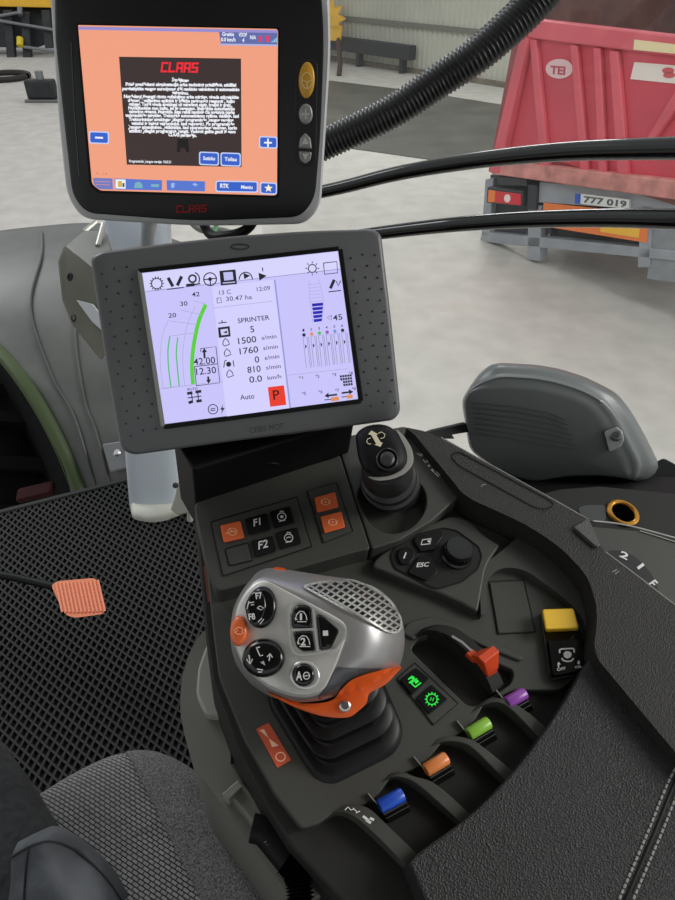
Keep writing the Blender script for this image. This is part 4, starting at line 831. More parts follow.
# bellows boot
base_px = rnd([(264, 702), (282, 650), (366, 640), (406, 734), (397, 757), (333, 789), (316, 784), (304, 768)], 16)
bp = [S0(p, -.002) for p in base_px]; bcn = sum(bp, Vector()) / len(bp); nk = D(327, 672, .545)
bm = NB(); rings = []
def br(s, k, dz=0): return [bcn.lerp(nk, s) + (p - bcn) * k * (1 - .3 * s) + N0 * dz for p in bp]
for s, k in [(0, 1), (.12, 1.0), (.17, .97), (.18, .85), (.22, .85), (.38, .99), (.42, .97), (.43, .83), (.47, .83), (.62, .98), (.66, .95), (.67, .8), (.71, .8), (.86, .96), (.9, .92), (.92, .7)]: rings.append(br(s, k))
loft(bm, rings); obj('rubber_boot', bm, RUB, js, ang=40)
# ================================================================== SCREENS
def screen_thing(name, label, S, base): return thing(name, label, 'monitor', base)
SU = Plane(CAM + cv(-.168, .359, .698), cv(-.107, -.342, -.934)); U = SU.at
um = thing('guidance_monitor', 'upper screen with an orange picture, black bezel and light grey rim', 'monitor', U((190, 226), -.04))
outer = rnd([(50, -30), (51, 4), (59, 120), (67, 195), (82, 219), (200, 226), (306, 224), (321, 205), (325.5, 133), (331, 44), (329, -10), (316, -34), (60, -44)], [10, 6, 30, 14, 14, 30, 14, 14, 20, 30, 14, 14, 14])
inner = rnd([(54.5, -26), (55.5, 40), (64, 120), (72.5, 195), (86, 213), (196, 221), (301, 217), (315, 198), (320.5, 133), (324, 40), (321, -10), (310, -30), (64, -38)], [10, 6, 30, 14, 14, 30, 14, 14, 20, 30, 14, 14, 14])
RIM = mat('rim_light_grey', (196, 197, 198), .35)
bm = NB(); loft(bm, [[U((190 + (p[0] - 190) * .9, 95 + (p[1] - 95) * .9), -.048) for p in outer], [U(p, -.034) for p in outer], [U(p, -.001) for p in outer], [U((190 + (p[0] - 190) * .985, 95 + (p[1] - 95) * .985), .0015) for p in outer]]); obj('housing', bm, RIM, um, ang=50, label='light grey rim and back')
bm = NB(); loft(bm, [[U(p, -.002) for p in inner], [U(p, .0022) for p in inner], [U((190 + (p[0] - 190) * .985, 95 + (p[1] - 95) * .985), .0032) for p in inner]]); obj('bezel', bm, mat('bezel_black', (12, 12, 13), .42), um, ang=50)
us = rnd([(78, 25), (278, 29), (277, 195.5), (100, 190.5), (92, 184)], [1, 3, 4, 3, 3])
bm = NB(); slabp(bm, us, U, .0036, .001); ud = obj('display', bm, em((240, 160, 128)), um, label='orange lit display')
bm = NB(); ribbon(bm, [(77, 24), (279, 28), (278, 197), (99, 192), (90.5, 185)], 2.4, U, .0046, .001, closed=True); obj('display_lip', bm, BLK, um)
bm = NB(); ribbon(bm, [(71, 42), (74, 108), (79, 176)], .9, U, .0036, .002); obj('bezel_line', bm, mat('line_grey', (90, 90, 92), .4), um)
bm = NB(); block_word(bm, 'CLAAS', (176.5, 212.2), (208, 211.4), 6.2, lambda p, h=0: U(p, .0038), 0, 1.5); obj('logo', bm, mat('logo_red', (196, 36, 44), .5), um, label='red maker lettering')
bm = NB(); slabp(bm, rnd([(296, 60), (318, 58), (316, 167), (293, 165)], 10), U, .0036, .001); obj('button_strip', bm, mat('strip_black', (24, 24, 25), .5), um, bevel=.001)
def ubtn(poly, m, label, hgt=.004):
    P = poly; mx = sum(p[0] for p in P) / len(P); my = sum(p[1] for p in P) / len(P); b = NB()
    loft(b, [[U(p, .002) for p in P], [U(p, .0036 + hgt * .6) for p in P], [U((mx + (p[0] - mx) * .8, my + (p[1] - my) * .85), .0036 + hgt) for p in P]]); return obj('button', b, m, um, ang=50, label=label)
k = ubtn(ell(306.7, 80, 8, 18.2, 2), mat('button_amber', (222, 166, 52), .35), 'tall amber button with steering wheel symbol')
b = NB(); strokes(b, [arc(307, 80.5, 5.2, 8, 0, 360, 22), [(302, 80), (307, 82), (312, 80)], [(307, 82), (307, 88)]], 1.1, U, .0081, .007); obj('wheel_symbol', b, mat('symbol_pale', (244, 220, 150), .5), k)
BSV = mat('button_silver', (160, 160, 156), .35, metal=.3); SYM = mat('symbol_grey', (214, 212, 206), .5)
k = ubtn(ell(305.8, 114, 7, 10.4), BSV, 'silver button with plus symbol'); b = NB(); strokes(b, [[(302, 114), (309.6, 114)], [(305.8, 109), (305.8, 119)]], 1.4, U, .0081, .007); obj('symbol', b, SYM, k)
k = ubtn(rnd([(298.5, 148), (300, 138), (305, 132.5), (310.5, 138), (312, 149)], 2), BSV, 'silver button with up triangle'); b = NB(); slabp(b, [(302, 144), (308.5, 144), (305.3, 137)], U, .0081, .007); obj('symbol', b, SYM, k)
k = ubtn(rnd([(298.5, 151), (312, 152), (310.5, 160), (305, 164.5), (300, 160)], 2), BSV, 'silver button with down triangle'); b = NB(); slabp(b, [(302, 153.5), (308.5, 154), (305.3, 160)], U, .0081, .007); obj('symbol', b, SYM, k)
def flat(par, name, polys, col, h, S, s=1.0):
    b = NB()
    for q in polys: b.faces.new([b.verts.new(S(p, h)) for p in q])
    return obj(name, b, em(col, s), par)
def up(name, polys, col, h=.0038): return flat(ud, name, polys, col, h, U)
up('status_bar', [[(78.3, 26.5), (277.8, 30.2), (277.6, 33.4), (78.6, 29.6)]], (150, 140, 206))
up('status_panel', [[(219, 32), (277.5, 33), (277.3, 45), (221, 44)]], (96, 108, 168), .0040)
up('status_panel_edge', [[(219, 43.4), (277.3, 44.4), (277.3, 46.2), (219, 45.2)]], (170, 176, 222), .0042)
UW = em((236, 238, 246)); T3 = lambda h: (lambda p, _=0: U(p, h))
b = NB()
for s_, x0, x1, y in (('Greitis', 222, 234, 35.8), ('0.0 km/h', 221, 235.5, 41.2), ('VDOP', 238.5, 247, 36.4), ('4', 242, 244, 42), ('N/A', 250, 256, 39)): text(b, s_, (x0, y), (x1, y + .25), T3(.0042), 0, bold=.03, height=3.6 if s_ != '4' else 4)
obj('status_text', b, UW, ud)
up('signal_icons', [[(258.5, 36), (262, 36), (261.4, 42), (259, 42)], [(265.5, 35.5), (270, 35.6), (269, 41.8), (266.4, 41.8)]], (226, 60, 100), .0042)
up('signal_bars', [[(271.5 + i * 2, 42.3), (272.9 + i * 2, 42.3), (272.9 + i * 2, 41 - i * 1.6), (271.5 + i * 2, 41 - i * 1.6)] for i in range(3)], (150, 200, 226), .0042)
up('dialog', [[(119, 56.7), (241, 58.6), (241.6, 167), (126.8, 164.6)]], (58, 46, 45), .0040)
b = NB(); block_word(b, 'CLAAS', (161.5, 71.3), (199.5, 71.9), 8.4, T3(.0044), 0, 1.9); obj('dialog_title', b, em((238, 46, 58)), ud)
LN = [('Įspėjimas', 278, 355, 142), ('Prieš pradėdami eksploataciją arba techninę priežiūrą, atidžiai', 70, 568, 162), ('perskaitykite saugos nurodymus dėl rankinio vairavimo ir automatinio', 55, 583, 182), ('vairavimo.', 278, 355, 199),
 ('Norėdami išvengti rimto sužalojimo arba mirties, visada atkreipkite', 62, 580, 217), ('dėmesį į važiavimo aplinką ir būkite pasiruošę reaguoti į kelio', 80, 562, 235), ('sąlygas. Todėl visada atsakingai už vairavimą elgtis, kreipti ir greitį.', 85, 550, 252),
 ('Nuvažiuokite nuo kelio, jei jis nesaugus. Stebėkite automatinio', 82, 562, 269), ('vairavimo sistemą, ištaisykite, jeigu reikia naudotis čia nustatyta tvarka', 84, 562, 285), ('vadovaukitės taisykles. Traktorius automatiniame režime, valdiklis, kad', 68, 580, 302), ('Traktorininkas atsakingas įdiegtos programinės įrangos versijos', 84, 556, 320),
 ('vaizdui ir balsui vairuotojui, kad suprastų. Po programinės', 95, 560, 338), ('įrangos atnaujinimo, įsitikinkite, kad operatoriaus vadovas, kurio', 82, 572, 355), ('atitiktų įdiegtą programinę įrangą. Vadovą galite gauti iš savo', 86, 566, 372), ('CLAAS pardavėjo.', 262, 390, 389)]
for s_, x0, x1, y in LN:
    b = NB(); Y = 50 + y / 4.5; text(b, s_, (110 + x0 / 4.5, Y - .4), (110 + x1 / 4.5, Y + .5), T3(.0044), 0, bold=.06, height=3.1); obj('warning_line', b, UW, ud)
b = NB(); text(b, 'Programinės įrangos versija: 10.0.21', (129, 162.3), (171, 163.2), T3(.0044), 0, bold=.03, height=2.5); obj('version_text', b, UW, ud)
up('tractor_icon', [[(177.5, 139), (188, 139), (189, 152), (186, 152), (185, 148), (180, 148), (180, 152), (177, 152)]], (24, 20, 20), .0044)
def ukey(px, txt, star=False, tx=None):
    (x0, y0, x1, y1) = px; dy = .7
    up('key_border', [[(p[0], p[1]) for p in rnd([(x0, y0), (x1, y0 + dy), (x1, y1 + dy), (x0, y1)], 2.5)]], (196, 208, 246), .0043)
    up('soft_key', [[(p[0], p[1]) for p in rnd([(x0 + 1.2, y0 + 1.2), (x1 - 1.2, y0 + dy + 1.2), (x1 - 1.2, y1 + dy - 1.2), (x0 + 1.2, y1 - 1.2)], 2)]], (52, 96, 200), .0045)
    if txt:
        b = NB(); cy = (y0 + y1) / 2 + 1.6; text(b, txt, (x0 + (x1 - x0) * .2, cy), (x1 - (x1 - x0) * .2, cy + .4), T3(.0047), 0, bold=.03, height=3.6); obj('key_text', b, UW, ud)
ukey((199, 151.5, 219, 165), 'Sutinku'); ukey((220.5, 152.3, 240.8, 166), 'Toliau')
ukey((89, 131, 109, 143.5), None); up('minus_sign', [[(95, 136.6), (103, 137), (103, 138.8), (95, 138.4)]], (240, 244, 250), .0047)
ukey((259, 136, 277.5, 148), None); up('plus_sign', [[(264, 141.8), (272, 142), (272, 143.6), (264, 143.4)], [(267.2, 138.6), (268.8, 138.6), (268.8, 147), (267.2, 147)]], (240, 244, 250), .0047)
ukey((215.5, 180.5, 258, 192), None); b = NB(); text(b, 'Meniu', (241, 188.6), (252.5, 189), T3(.0047), 0, bold=.03, height=3.4); text(b, 'RTK', (220, 187.6), (229, 188), T3(.0047), 0, bold=.04, height=4); obj('key_text', b, UW, ud)
ukey((260, 182, 277, 194), None)
up('star_icon', [[(268.5 + (4.4, 1.9)[i % 2] * math.sin(PI * i / 5), 188.3 - (4.4, 1.9)[i % 2] * math.cos(PI * i / 5)) for i in range(10)]], (250, 240, 200), .0047)
up('task_bar', [[(93, 177.8), (112.5, 178.4), (113, 189.5), (99, 189), (94, 185)]], (110, 122, 190), .0042)
up('task_bar_lines', [[(95, 181 + i * 3), (110, 181.5 + i * 3), (110, 182.2 + i * 3), (95, 181.7 + i * 3)] for i in range(2)], (214, 140, 150), .0044)
up('task_bar', [[(114.5, 178.4), (162, 180.2), (162, 190.4), (115, 189.4)], [(166.5, 180.2), (205, 181.4), (205, 191.4), (167, 190.4)]], (86, 118, 206), .0042)
up('task_icon', [[(115.5, 179.2), (125.6, 179.6), (125.6, 188.8), (115.5, 188.4)]], (236, 240, 246), .0044)
up('task_icon', [[(118, 181), (122, 181), (122, 187), (118, 187)], ], (210, 176, 70), .0046); up('task_icon', [[(122.5, 183), (124.5, 183), (124.5, 187), (122.5, 187)]], (60, 70, 90), .0046)
up('task_icon', [[(134, 188), (135, 183), (139, 181.5), (142, 184), (143, 188)], [(151, 184), (159, 184.2), (159, 187), (151, 186.8)]], (120, 176, 190), .0046)
up('task_icon', [[(171, 183), (175, 183), (174, 188), (171, 187.6)], [(192, 184), (195, 183), (198, 184.6), (195, 186.4)]], (150, 180, 240), .0046)
b = NB(); text(b, 'A - 1.4', (96, 174.5), (107, 175), T3(.0044), 0, height=2.4); obj('scale_text', b, em((196, 110, 90)), ud)
# mount arm and cables of the upper screen
bm = NB(); tube(bm, [U((180, 120), -.04), U((176, 150), -.1), D(150, 218, 1.2), D(148, 236, 1.5), D(147, 250, 1.6)], .016, 14); obj('mount_arm', bm, mat('arm_grey', (150, 154, 156), .4), um)
bm = NB(); box(bm, U((190, 110), -.052), (U((230, 110)) - U((190, 110))), (U((190, 130)) - U((190, 110))), SU.n * .006); obj('mount_plate', bm, BLK, um, bevel=.002)
for pxs, m, r, lb in (([(196, 200, .8), (208, 232, .8), (226, 236, .78), (250, 226, .76), (262, 190, .76)], BLK, .006, 'black cable loop between the two screens'), ([(214, 205, .82), (216, 226, .82), (213, 238, .8), (215, 262, .78)], mat('cable_green', (96, 150, 104), .5), .003, 'thin green cable between the two screens'), ([(186, 215, .84), (200, 229, .84), (224, 231, .83), (240, 240, .8), (246, 262, .76)], mat('cable_pale', (168, 168, 160), .5), .0045, 'pale cable behind the gap between the two screens')):
    bm = NB(); tube(bm, cr([D(*q) for q in pxs], 8), r, 10); solo('monitor_cable', bm, m, lb, 'cable')
# ---- lower terminal
SL = Plane(CAM + cv(-.087, .115, .668) * .93, cv(.08, -.1, -.99)); Lw = SL.at
lm = thing('terminal_monitor', 'lower screen with a pale lilac display in a dimpled dark grey frame', 'monitor', Lw((262, 440), -.04))
lo = rnd([(90.5, 258), (100, 252), (170, 243), (240, 235.5), (310, 231), (372, 229), (381, 234), (391, 318), (400.5, 411), (394, 420), (330, 429), (250, 439), (133, 455), (121, 449), (106, 362)], [6, 8, 20, 20, 20, 8, 6, 20, 7, 8, 20, 20, 9, 9, 20])
LG = mat('terminal_grey', (96, 97, 98), .42, bump=('noise', 1200, .2, .0004))
def lsc(s, h): return [Lw((245 + (p[0] - 245) * s, 343 + (p[1] - 343) * s), h) for p in lo]
bm = NB(); loft(bm, [lsc(.9, -.045), lsc(.985, -.03), lsc(1, -.012), lsc(1, -.001), lsc(.992, .0025), lsc(.975, .0038)]); obj('housing', bm, LG, lm, ang=50)
bm = NB(); slabp(bm, [(142, 273), (338, 251), (358, 399), (165, 424)], Lw, .0044, .001); ld = obj('display', bm, em((200, 196, 250)), lm, label='pale lilac lit display')
for q, m in (([(138.5, 271), (339, 248.5)], BLK), ([(340.5, 249), (361, 401)], BLK), ([(361, 401), (164, 427)], BLK), ([(139.5, 270.5), (163, 426.5)], mat('lip_silver', (150, 150, 146), .35))):
    bm = NB(); ribbon(bm, q, 4.6, Lw, .0064, .001); obj('display_lip', bm, m, lm, bevel=.0006)
DOT = mat('dimple', (40, 40, 41), .4); bms = (NB(), NB())
def dot(p, bm): lathe(bm, Lw(p, .0036), SL.n, [(.0011, 0), (.0011, .0004), (.0006, .0009)], 8)
for r in range(14):
    s = r / 13
    for c_ in range(3):
        dot((102 + 28 * s + c_ * 12.5 + (3 if r % 2 else 0) - s * 2, 274 + 162 * s - c_ * 3.6 - (2 if c_ == 1 else 0)), bms[0])
        dot((352 + 17 * s + c_ * 12 + (2 if r % 2 else -1), 258 + 148 * s - c_ * 1.6 - (2 if c_ == 1 else 0)), bms[1])
for bm in bms: obj('dimple_pattern', bm, DOT, lm)
bm = NB(); text(bm, 'CEBIS MOT', (250, 433.2), (284, 428.6), lambda p, h: Lw(p, .0041), 0, bold=.0, height=5.6); obj('embossed_text', bm, mat('emboss', (66, 66, 66), .4), lm)
bm = NB(); ribbon(bm, arc(240, 246.5, 9, 2.6, 0, 360, 24), 1.0, Lw, .0042, .003); obj('sensor_window', bm, mat('sensor', (50, 50, 52), .3), lm)
bm = NB(); tube(bm, [Lw((255, 370), -.03), Lw((252, 400), -.09), S0((262, 470), .03)], .022, 16); obj('support_arm', bm, BLK, lm)
INK = (40, 38, 58); LWf = (225, 222, 254)
def lp2(name, polys, col, h=.0047, s=1.0): return flat(ld, name, polys, col, h, Lw, s)
c2 = zp(80, 220, 2.045)
def lst(name, polys, w, col, h=.0049):
    b = NB(); strokes(b, polys, w, Lw, h, h - .0002); return obj(name, b, em(col), ld)
def ltx(name, items, col=INK, h=.005):
    b = NB()
    for s_, x0, x1, y, slope, hg in items: text(b, s_, (x0, y), (x1, y + slope), lambda p, _=0: Lw(p, h), 0, bold=.008, height=hg)
    return obj(name, b, em(col), ld)
lp2('icon_bar', [[(142.5, 273.5), (337.5, 251.5), (340, 269), (145, 291)]], (214, 212, 252)); lst('divider_line', [[(146, 291.5), (340.5, 269)]], .7, (150, 146, 196))
lp2('centre_panel', [c2((270, 137), (398, 122), (430, 385), (300, 402))], (212, 208, 254)); lst('divider_line', [c2((398, 122), (430, 385))], 1.6, (150, 154, 214))
for q in (c2((272, 180), (394, 166)), c2((160, 345), (292, 330)), c2((420, 318), (548, 304))): lst('divider_line', [q], .6, (176, 172, 216))
# top icons
def licon(fn, name='menu_icon'): b = NB(); fn(b); return obj(name, b, em((34, 32, 44)), ld)
licon(lambda b: gear(b, c2((157, 130))[0], 5.2, 7.2, 14, Lw, .005, 1.0))
licon(lambda b: (strokes(b, [c2((180, 118), (190, 136)), c2((208, 115), (199, 134))], 3.2, Lw, .005, .0048), strokes(b, [c2((178, 142), (212, 138))], 1.0, Lw, .005, .0048)))
licon(lambda b: (strokes(b, [arc(*c2((230, 120))[0], 3.6, 3.6, 0, 360)], 1.8, Lw, .005, .0048), strokes(b, [arc(*c2((230, 121))[0], 7, 7, -70, 30)], 1.2, Lw, .005, .0048), strokes(b, [c2((217, 134), (234, 132))], 3, Lw, .005, .0048), strokes(b, [c2((234, 132), (246, 130))], 1.4, Lw, .005, .0048)))
licon(lambda b: (strokes(b, [arc(*c2((266, 121))[0], 6.4, 6.4, 0, 360, 20), c2((253, 122), (280, 119)), c2((266, 120), (267, 133))], 1.1, Lw, .005, .0048), slabp(b, ell(*c2((266, 121))[0], 2, 2, n=10), Lw, .005, .0048)))
lp2('menu_icon', [c2((285, 104), (318, 101), (321, 131), (288, 134))], (34, 32, 44), .0049); lp2('menu_icon', [c2((293, 107), (312, 106), (314, 122), (295, 124))], (190, 190, 240), .0051); lst('menu_icon', [c2((292, 129), (317, 127))], 1, (200, 200, 240), .0052)
licon(lambda b: (strokes(b, [arc(*c2((339, 122))[0], 6.6, 7.4, 180, 360)], 1.1, Lw, .005, .0048), slabp(b, c2((334, 108), (348, 114), (336, 121)), Lw, .005, .0048)))
licon(lambda b: (slabp(b, c2((365, 108), (382, 114), (367, 124)), Lw, .005, .0048), strokes(b, [c2((373, 97), (374, 105))], 1, Lw, .005, .0048)))
licon(lambda b: (strokes(b, [arc(*c2((475, 99))[0], 4, 4, 0, 360)], 1, Lw, .005, .0048), strokes(b, [[(c2((475, 99))[0][0] + 5.2 * math.cos(a), c2((475, 99))[0][1] + 5.2 * math.sin(a)), (c2((475, 99))[0][0] + 7 * math.cos(a), c2((475, 99))[0][1] + 7 * math.sin(a))] for a in [2 * PI * i / 8 for i in range(8)]], .9, Lw, .005, .0048)))
licon(lambda b: strokes(b, [c2((498, 88), (525, 85), (527, 108), (500, 111), (498, 88))], .9, Lw, .005, .0048))
licon(lambda b: (strokes(b, [c2((520, 122), (512, 140))], 3, Lw, .005, .0048), strokes(b, [c2((508, 147), (534, 144)), c2((524, 125), (528, 135), (533, 124))], 1.0, Lw, .005, .0048)))
# gauge on the left
def garc(x0, y0, x1, y1, bx): return [c2((x0, y0))[0], c2(((x0 + x1) / 2 + bx, (y0 + y1) / 2))[0], c2((x1, y1))[0]]
def smooth(pts): return [(p[0], p[1]) for p in cr([(x, y, 0) for x, y in pts], 6)]
GR = (92, 206, 60)
lst('green_scale', [smooth(c2((186, 342), (181, 300), (180, 265), (184, 237))), smooth(c2((203, 340), (199, 300), (197, 270), (200, 240)))], 1.3, (80, 190, 100))
lst('green_scale', [smooth(c2((231, 336), (229, 300), (232, 260), (242, 210), (257, 173)))], 4.0, GR)
lst('scale_lines', [smooth(c2((170, 344), (164, 290), (168, 240), (180, 206))), smooth(c2((214, 338), (210, 280), (218, 220), (236, 176))), c2((186, 237), (235, 231)), c2((182, 206), (240, 214)), c2((206, 184), (250, 194)), c2((232, 165), (258, 172)), c2((170, 345), (232, 337))], .6, (172, 168, 206))
ltx('scale_numbers', [('42', 80 + 229 / 2.045, 80 + 245 / 2.045, 220 + 157 / 2.045, -.6, 4.4), ('30', 80 + 205 / 2.045, 80 + 220 / 2.045, 220 + 176 / 2.045, -.6, 4.4), ('20', 80 + 181 / 2.045, 80 + 197 / 2.045, 220 + 200 / 2.045, -.6, 4.4)])
lst('readout_box', [c2((247, 263), (278, 259), (286, 333), (238, 339)), c2((234, 300), (282, 294)), c2((234, 300), (238, 339)), c2((247, 263), (247, 270))], .8, (60, 58, 84))
ltx('readout_text', [('42.00', 80 + 233 / 2.045, 80 + 277 / 2.045, 220 + 297 / 2.045, -2, 6.6), ('12.30', 80 + 238 / 2.045, 80 + 279 / 2.045, 220 + 317 / 2.045, -2, 6.6)])
licon(lambda b: (strokes(b, [c2((255, 283), (254, 270)), c2((262, 320), (263, 330))], 2, Lw, .005, .0048), slabp(b, c2((249, 271), (254, 262), (260, 270)), Lw, .005, .0048), slabp(b, c2((258, 327), (263, 335), (268, 326)), Lw, .005, .0048)), 'arrow_icon')
licon(lambda b: (strokes(b, [c2((219, 355), (230, 353)), c2((236, 352), (248, 350)), c2((222, 374), (231, 371)), c2((238, 371), (249, 369))], 2.8, Lw, .005, .0048), strokes(b, [c2((220, 364), (248, 360)), c2((228, 355), (230, 370)), c2((241, 352), (242, 369))], 1.0, Lw, .005, .0048), strokes(b, [arc(*c2((272, 387))[0], 4.8, 4.8, 0, 360), c2((268, 390), (276, 389), (276, 385), (268, 386), (268, 390))], .9, Lw, .005, .0048), slabp(b, c2((293, 376), (287, 388), (291, 388), (288, 398), (296, 384), (291, 384)), Lw, .005, .0048)), 'axle_icon')
ltx('small_text', [('AUTO', 80 + 219 / 2.045, 80 + 241 / 2.045, 220 + 349 / 2.045, -.8, 2.6)])
# centre readouts
X = lambda v: 80 + v / 2.045; Y = lambda v: 220 + v / 2.045
ltx('readout_text', [('13 C', X(285), X(309), Y(153), -1.2, 4.2), ('12:09', X(362), X(389), Y(146), -1.4, 4.2), ('30.47 ha', X(299), X(352), Y(166), -2.2, 4.4)], (88, 84, 116))
lst('field_icon', [c2((280, 160), (288, 159), (289, 169), (281, 170), (280, 160))], .8, (88, 84, 116))
ltx('readout_text', [('SPRINTER', X(323), X(388), Y(211), -3.6, 4.6), ('5', X(349), X(357), Y(230), -.5, 6.2), ('1500', X(324), X(361), Y(254), -2.2, 6.2), ('1760', X(327), X(365), Y(275), -2.2, 6.2), ('0', X(358), X(367), Y(292), -.5, 6.2), ('810', X(343), X(370), Y(313), -1.6, 6.2), ('0.0', X(347), X(373), Y(333), -1.5, 6.2)])
ltx('unit_text', [('s/min', X(372), X(402), Y(245), -1.8, 4), ('s/min', X(375), X(405), Y(266), -1.8, 4), ('s/min', X(378), X(408), Y(286), -1.8, 4), ('s/min', X(381), X(411), Y(306), -1.8, 4), ('km/h', X(384), X(412), Y(327), -1.8, 4)], (70, 66, 96))
ltx('readout_text', [('Auto', X(328), X(357), Y(368), -1.6, 5)])
lp2('function_icon', [c2((282, 220), (306, 217), (308, 238), (284, 241))], (34, 32, 44), .0049); lp2('function_icon', [c2((287, 224), (302, 222), (304, 234), (289, 236))], (206, 204, 244), .0051); lp2('function_icon', [c2((293, 230), (300, 226), (301, 232))], (34, 32, 44), .0052)
licon(lambda b: (strokes(b, [c2((283, 211), (300, 209)), c2((290, 205), (291, 210))], 1, Lw, .005, .0048), [strokes(b, [c2((293 + d, 248 + yy), (297 + d, 242 + yy), (303 + d, 247 + yy), (306 + d, 254 + yy), (295 + d, 258 + yy), (292 + d, 254 + yy), (293 + d, 248 + yy))], .9, Lw, .005, .0048) for d, yy in ((0, 0), (3, 21), (8, 64))], slabp(b, ell(*c2((304, 295))[0], 2.6, 2.6, n=12), Lw, .005, .0048), strokes(b, [c2((296, 288), (294, 302)), c2((313, 287), (315, 300)), c2((296, 288), (300, 287))], .9, Lw, .005, .0048)), 'engine_icon')
lp2('park_box', [c2((384, 342), (417, 338), (422, 378), (389, 382))], (232, 58, 40), .0050)
ltx('park_letter', [('P', X(396), X(409), Y(368), -.8, 9.5)], (50, 14, 12), .0052)
# right column
lst('work_depth_scale', [smooth(c2((468, 125), (470, 160), (476, 210))), smooth(c2((488, 122), (497, 160), (495, 208)))] + [c2((469 + i * .4, 132 + i * 7), (490 + i * .9, 130 + i * 7)) for i in range(6)], .6, (176, 172, 220))
lp2('blue_scale', [c2((474 + i * .9, 171 + i * 8), (497 - i * .4, 169 + i * 8), (497 - i * .8, 175 + i * 8), (475 + i * .9, 177 + i * 8)) for i in range(5)], (34, 34, 176), .0050)
ltx('readout_text', [('45', X(518), X(537), Y(206), -1.2, 5.6)]); lst('pointer_icon', [c2((514, 195), (505, 200), (514, 205), (514, 195))], .7, (120, 116, 150))
VC = [(30, 30, 70), (224, 140, 100), (80, 190, 80), (150, 90, 190), (120, 150, 220), (50, 50, 60)]
for i in range(6):
    x0 = 456 + i * 15.8; y0 = 240 - i * 1.9
    lst('valve_bar', [c2((x0, y0), (x0 + 8, y0 - 1), (x0 + 15, y0 + 62), (x0 + 7, y0 + 63), (x0, y0)), c2((x0 + 11, y0 - 1), (x0 + 18, y0 + 61))], .6, (150, 146, 180))
    lp2('valve_dot', [ell(*c2((x0 + 2, y0 - 5))[0], 1.8, 1.8, n=10)], VC[i], .0050); lp2('valve_mark', [c2((x0 + 4, y0 + 14), (x0 + 8, y0 + 18), (x0 + 5, y0 + 24))], (40, 38, 60), .0050)
    ltx('valve_number', [(str(i + 1), X(x0 - 1), X(x0 + 3), Y(y0 - 12), 0, 2.6)])
ltx('function_number', [('*%d' % (i + 1), X(448 + (i % 4) * 34 + (i // 4) * 6), X(456 + (i % 4) * 34 + (i // 4) * 6), Y(326 - (i % 4) * 3.2 + (i // 4) * 32), -.3, 3) for i in range(8)])
licon(lambda b: [slabp(b, c2((531 + c_ * 5 + r_ * .7, 318 + r_ * 6 - c_ * .6), (535 + c_ * 5 + r_ * .7, 317.5 + r_ * 6 - c_ * .6), (536 + c_ * 5 + r_ * .7, 322 + r_ * 6 - c_ * .6), (532 + c_ * 5 + r_ * .7, 322.5 + r_ * 6 - c_ * .6)), Lw, .005, .0048) for r_ in range(4) for c_ in range(5) if not (r_ > 1 and c_ < 1)], 'flag_icon')
licon(lambda b: [(strokes(b, [c2(a_, b_)], 1.8, Lw, .005, .0048), slabp(b, c2(*t_), Lw, .005, .0048)) for a_, b_, t_ in (((526, 357), (508, 359), ((508, 353), (500, 360), (509, 364))), ((535, 354), (550, 352), ((549, 346), (559, 351), (551, 357))))], 'arrow_icon')
lp2('cylinder_icon', [c2((513, 363), (529, 361), (530, 369), (514, 371)), c2((545, 358), (557, 356.5), (558, 364), (546, 366))], (224, 142, 88), .0050); lst('cylinder_icon', [c2((500, 368), (513, 367)), c2((535, 362), (545, 361))], .9, (40, 38, 58))
# ================================================================== GREY HOUSING AT THE WINDOW
hg = thing('grey_housing', 'rounded dark grey plastic housing with one bolt by the window, right of the mini joystick', 'housing', D(560, 480, .98))
g = zp(450, 350, 3)
back = rnd(g((34, 150), (58, 112), (85, 72), (120, 44), (150, 38), (260, 44), (330, 56), (410, 82), (500, 128), (545, 185), (590, 265), (632, 350), (600, 388), (555, 402), (480, 378), (350, 380), (250, 400), (150, 370), (58, 300)), 8)
front = rnd(g((40, 150), (56, 122), (76, 116), (105, 112), (250, 122), (330, 140), (390, 158), (430, 190), (455, 230), (480, 290), (520, 352), (545, 398), (480, 378), (350, 380), (250, 398), (150, 368), (60, 298)), 8)
hx, hy = 530, 440; NH = 120; ri = radial(front, hx, hy, NH); ro = radial(back, hx, hy, NH)
def hp2(i, t): a = 2 * PI * i / NH; r = ri[i] * .97 + (max(ro[i], ri[i] + .3) - ri[i] * .97) * t; return (hx + r * math.cos(a), hy + r * math.sin(a))
HPL = Plane(D(530, 440, .95), Vector((-.12, -1, .12)))
def hdep(p, t): return HPL.depth(p) + .07 * (1 - math.sqrt(max(0, 1 - t ** 2)))
rings = [[D(hx + (hp2(i, 0)[0] - hx) * s, hy + (hp2(i, 0)[1] - hy) * s, HPL.depth(hp2(i, 0)) * 0 + HPL.depth((hx + (hp2(i, 0)[0] - hx) * s, hy + (hp2(i, 0)[1] - hy) * s)) + .004 * s * s) for i in range(NH)] for s in (.4, .8, .95)]
for t in (0, .1, .25, .4): rings.append([D(*hp2(i, t), hdep(hp2(i, t), t) + .004) for i in range(NH)])
for t, dd in ((.5, -.004), (.58, -.002), (.66, .006), (.78, .0), (.9, .0), (.97, 0), (1.0, 0)): rings.append([D(*hp2(i, t), hdep(hp2(i, t), t) + .004 + dd) for i in range(NH)])
for s, d_ in ((1, .03), (.96, .08), (.8, .1)): rings.append([D(hx + (hp2(i, 1)[0] - hx) * s, hy + (hp2(i, 1)[1] - hy) * s, HPL.depth(hp2(i, 1)) + .074 + d_) for i in range(NH)])
bm = NB(); loft(bm, rings[::-1]); obj('housing_shell', bm, mat('housing_grey', (108, 113, 112), .36, bump=('noise', 700, .15, .0005)), hg, ang=70)
HS = HPL.at
bm = NB()
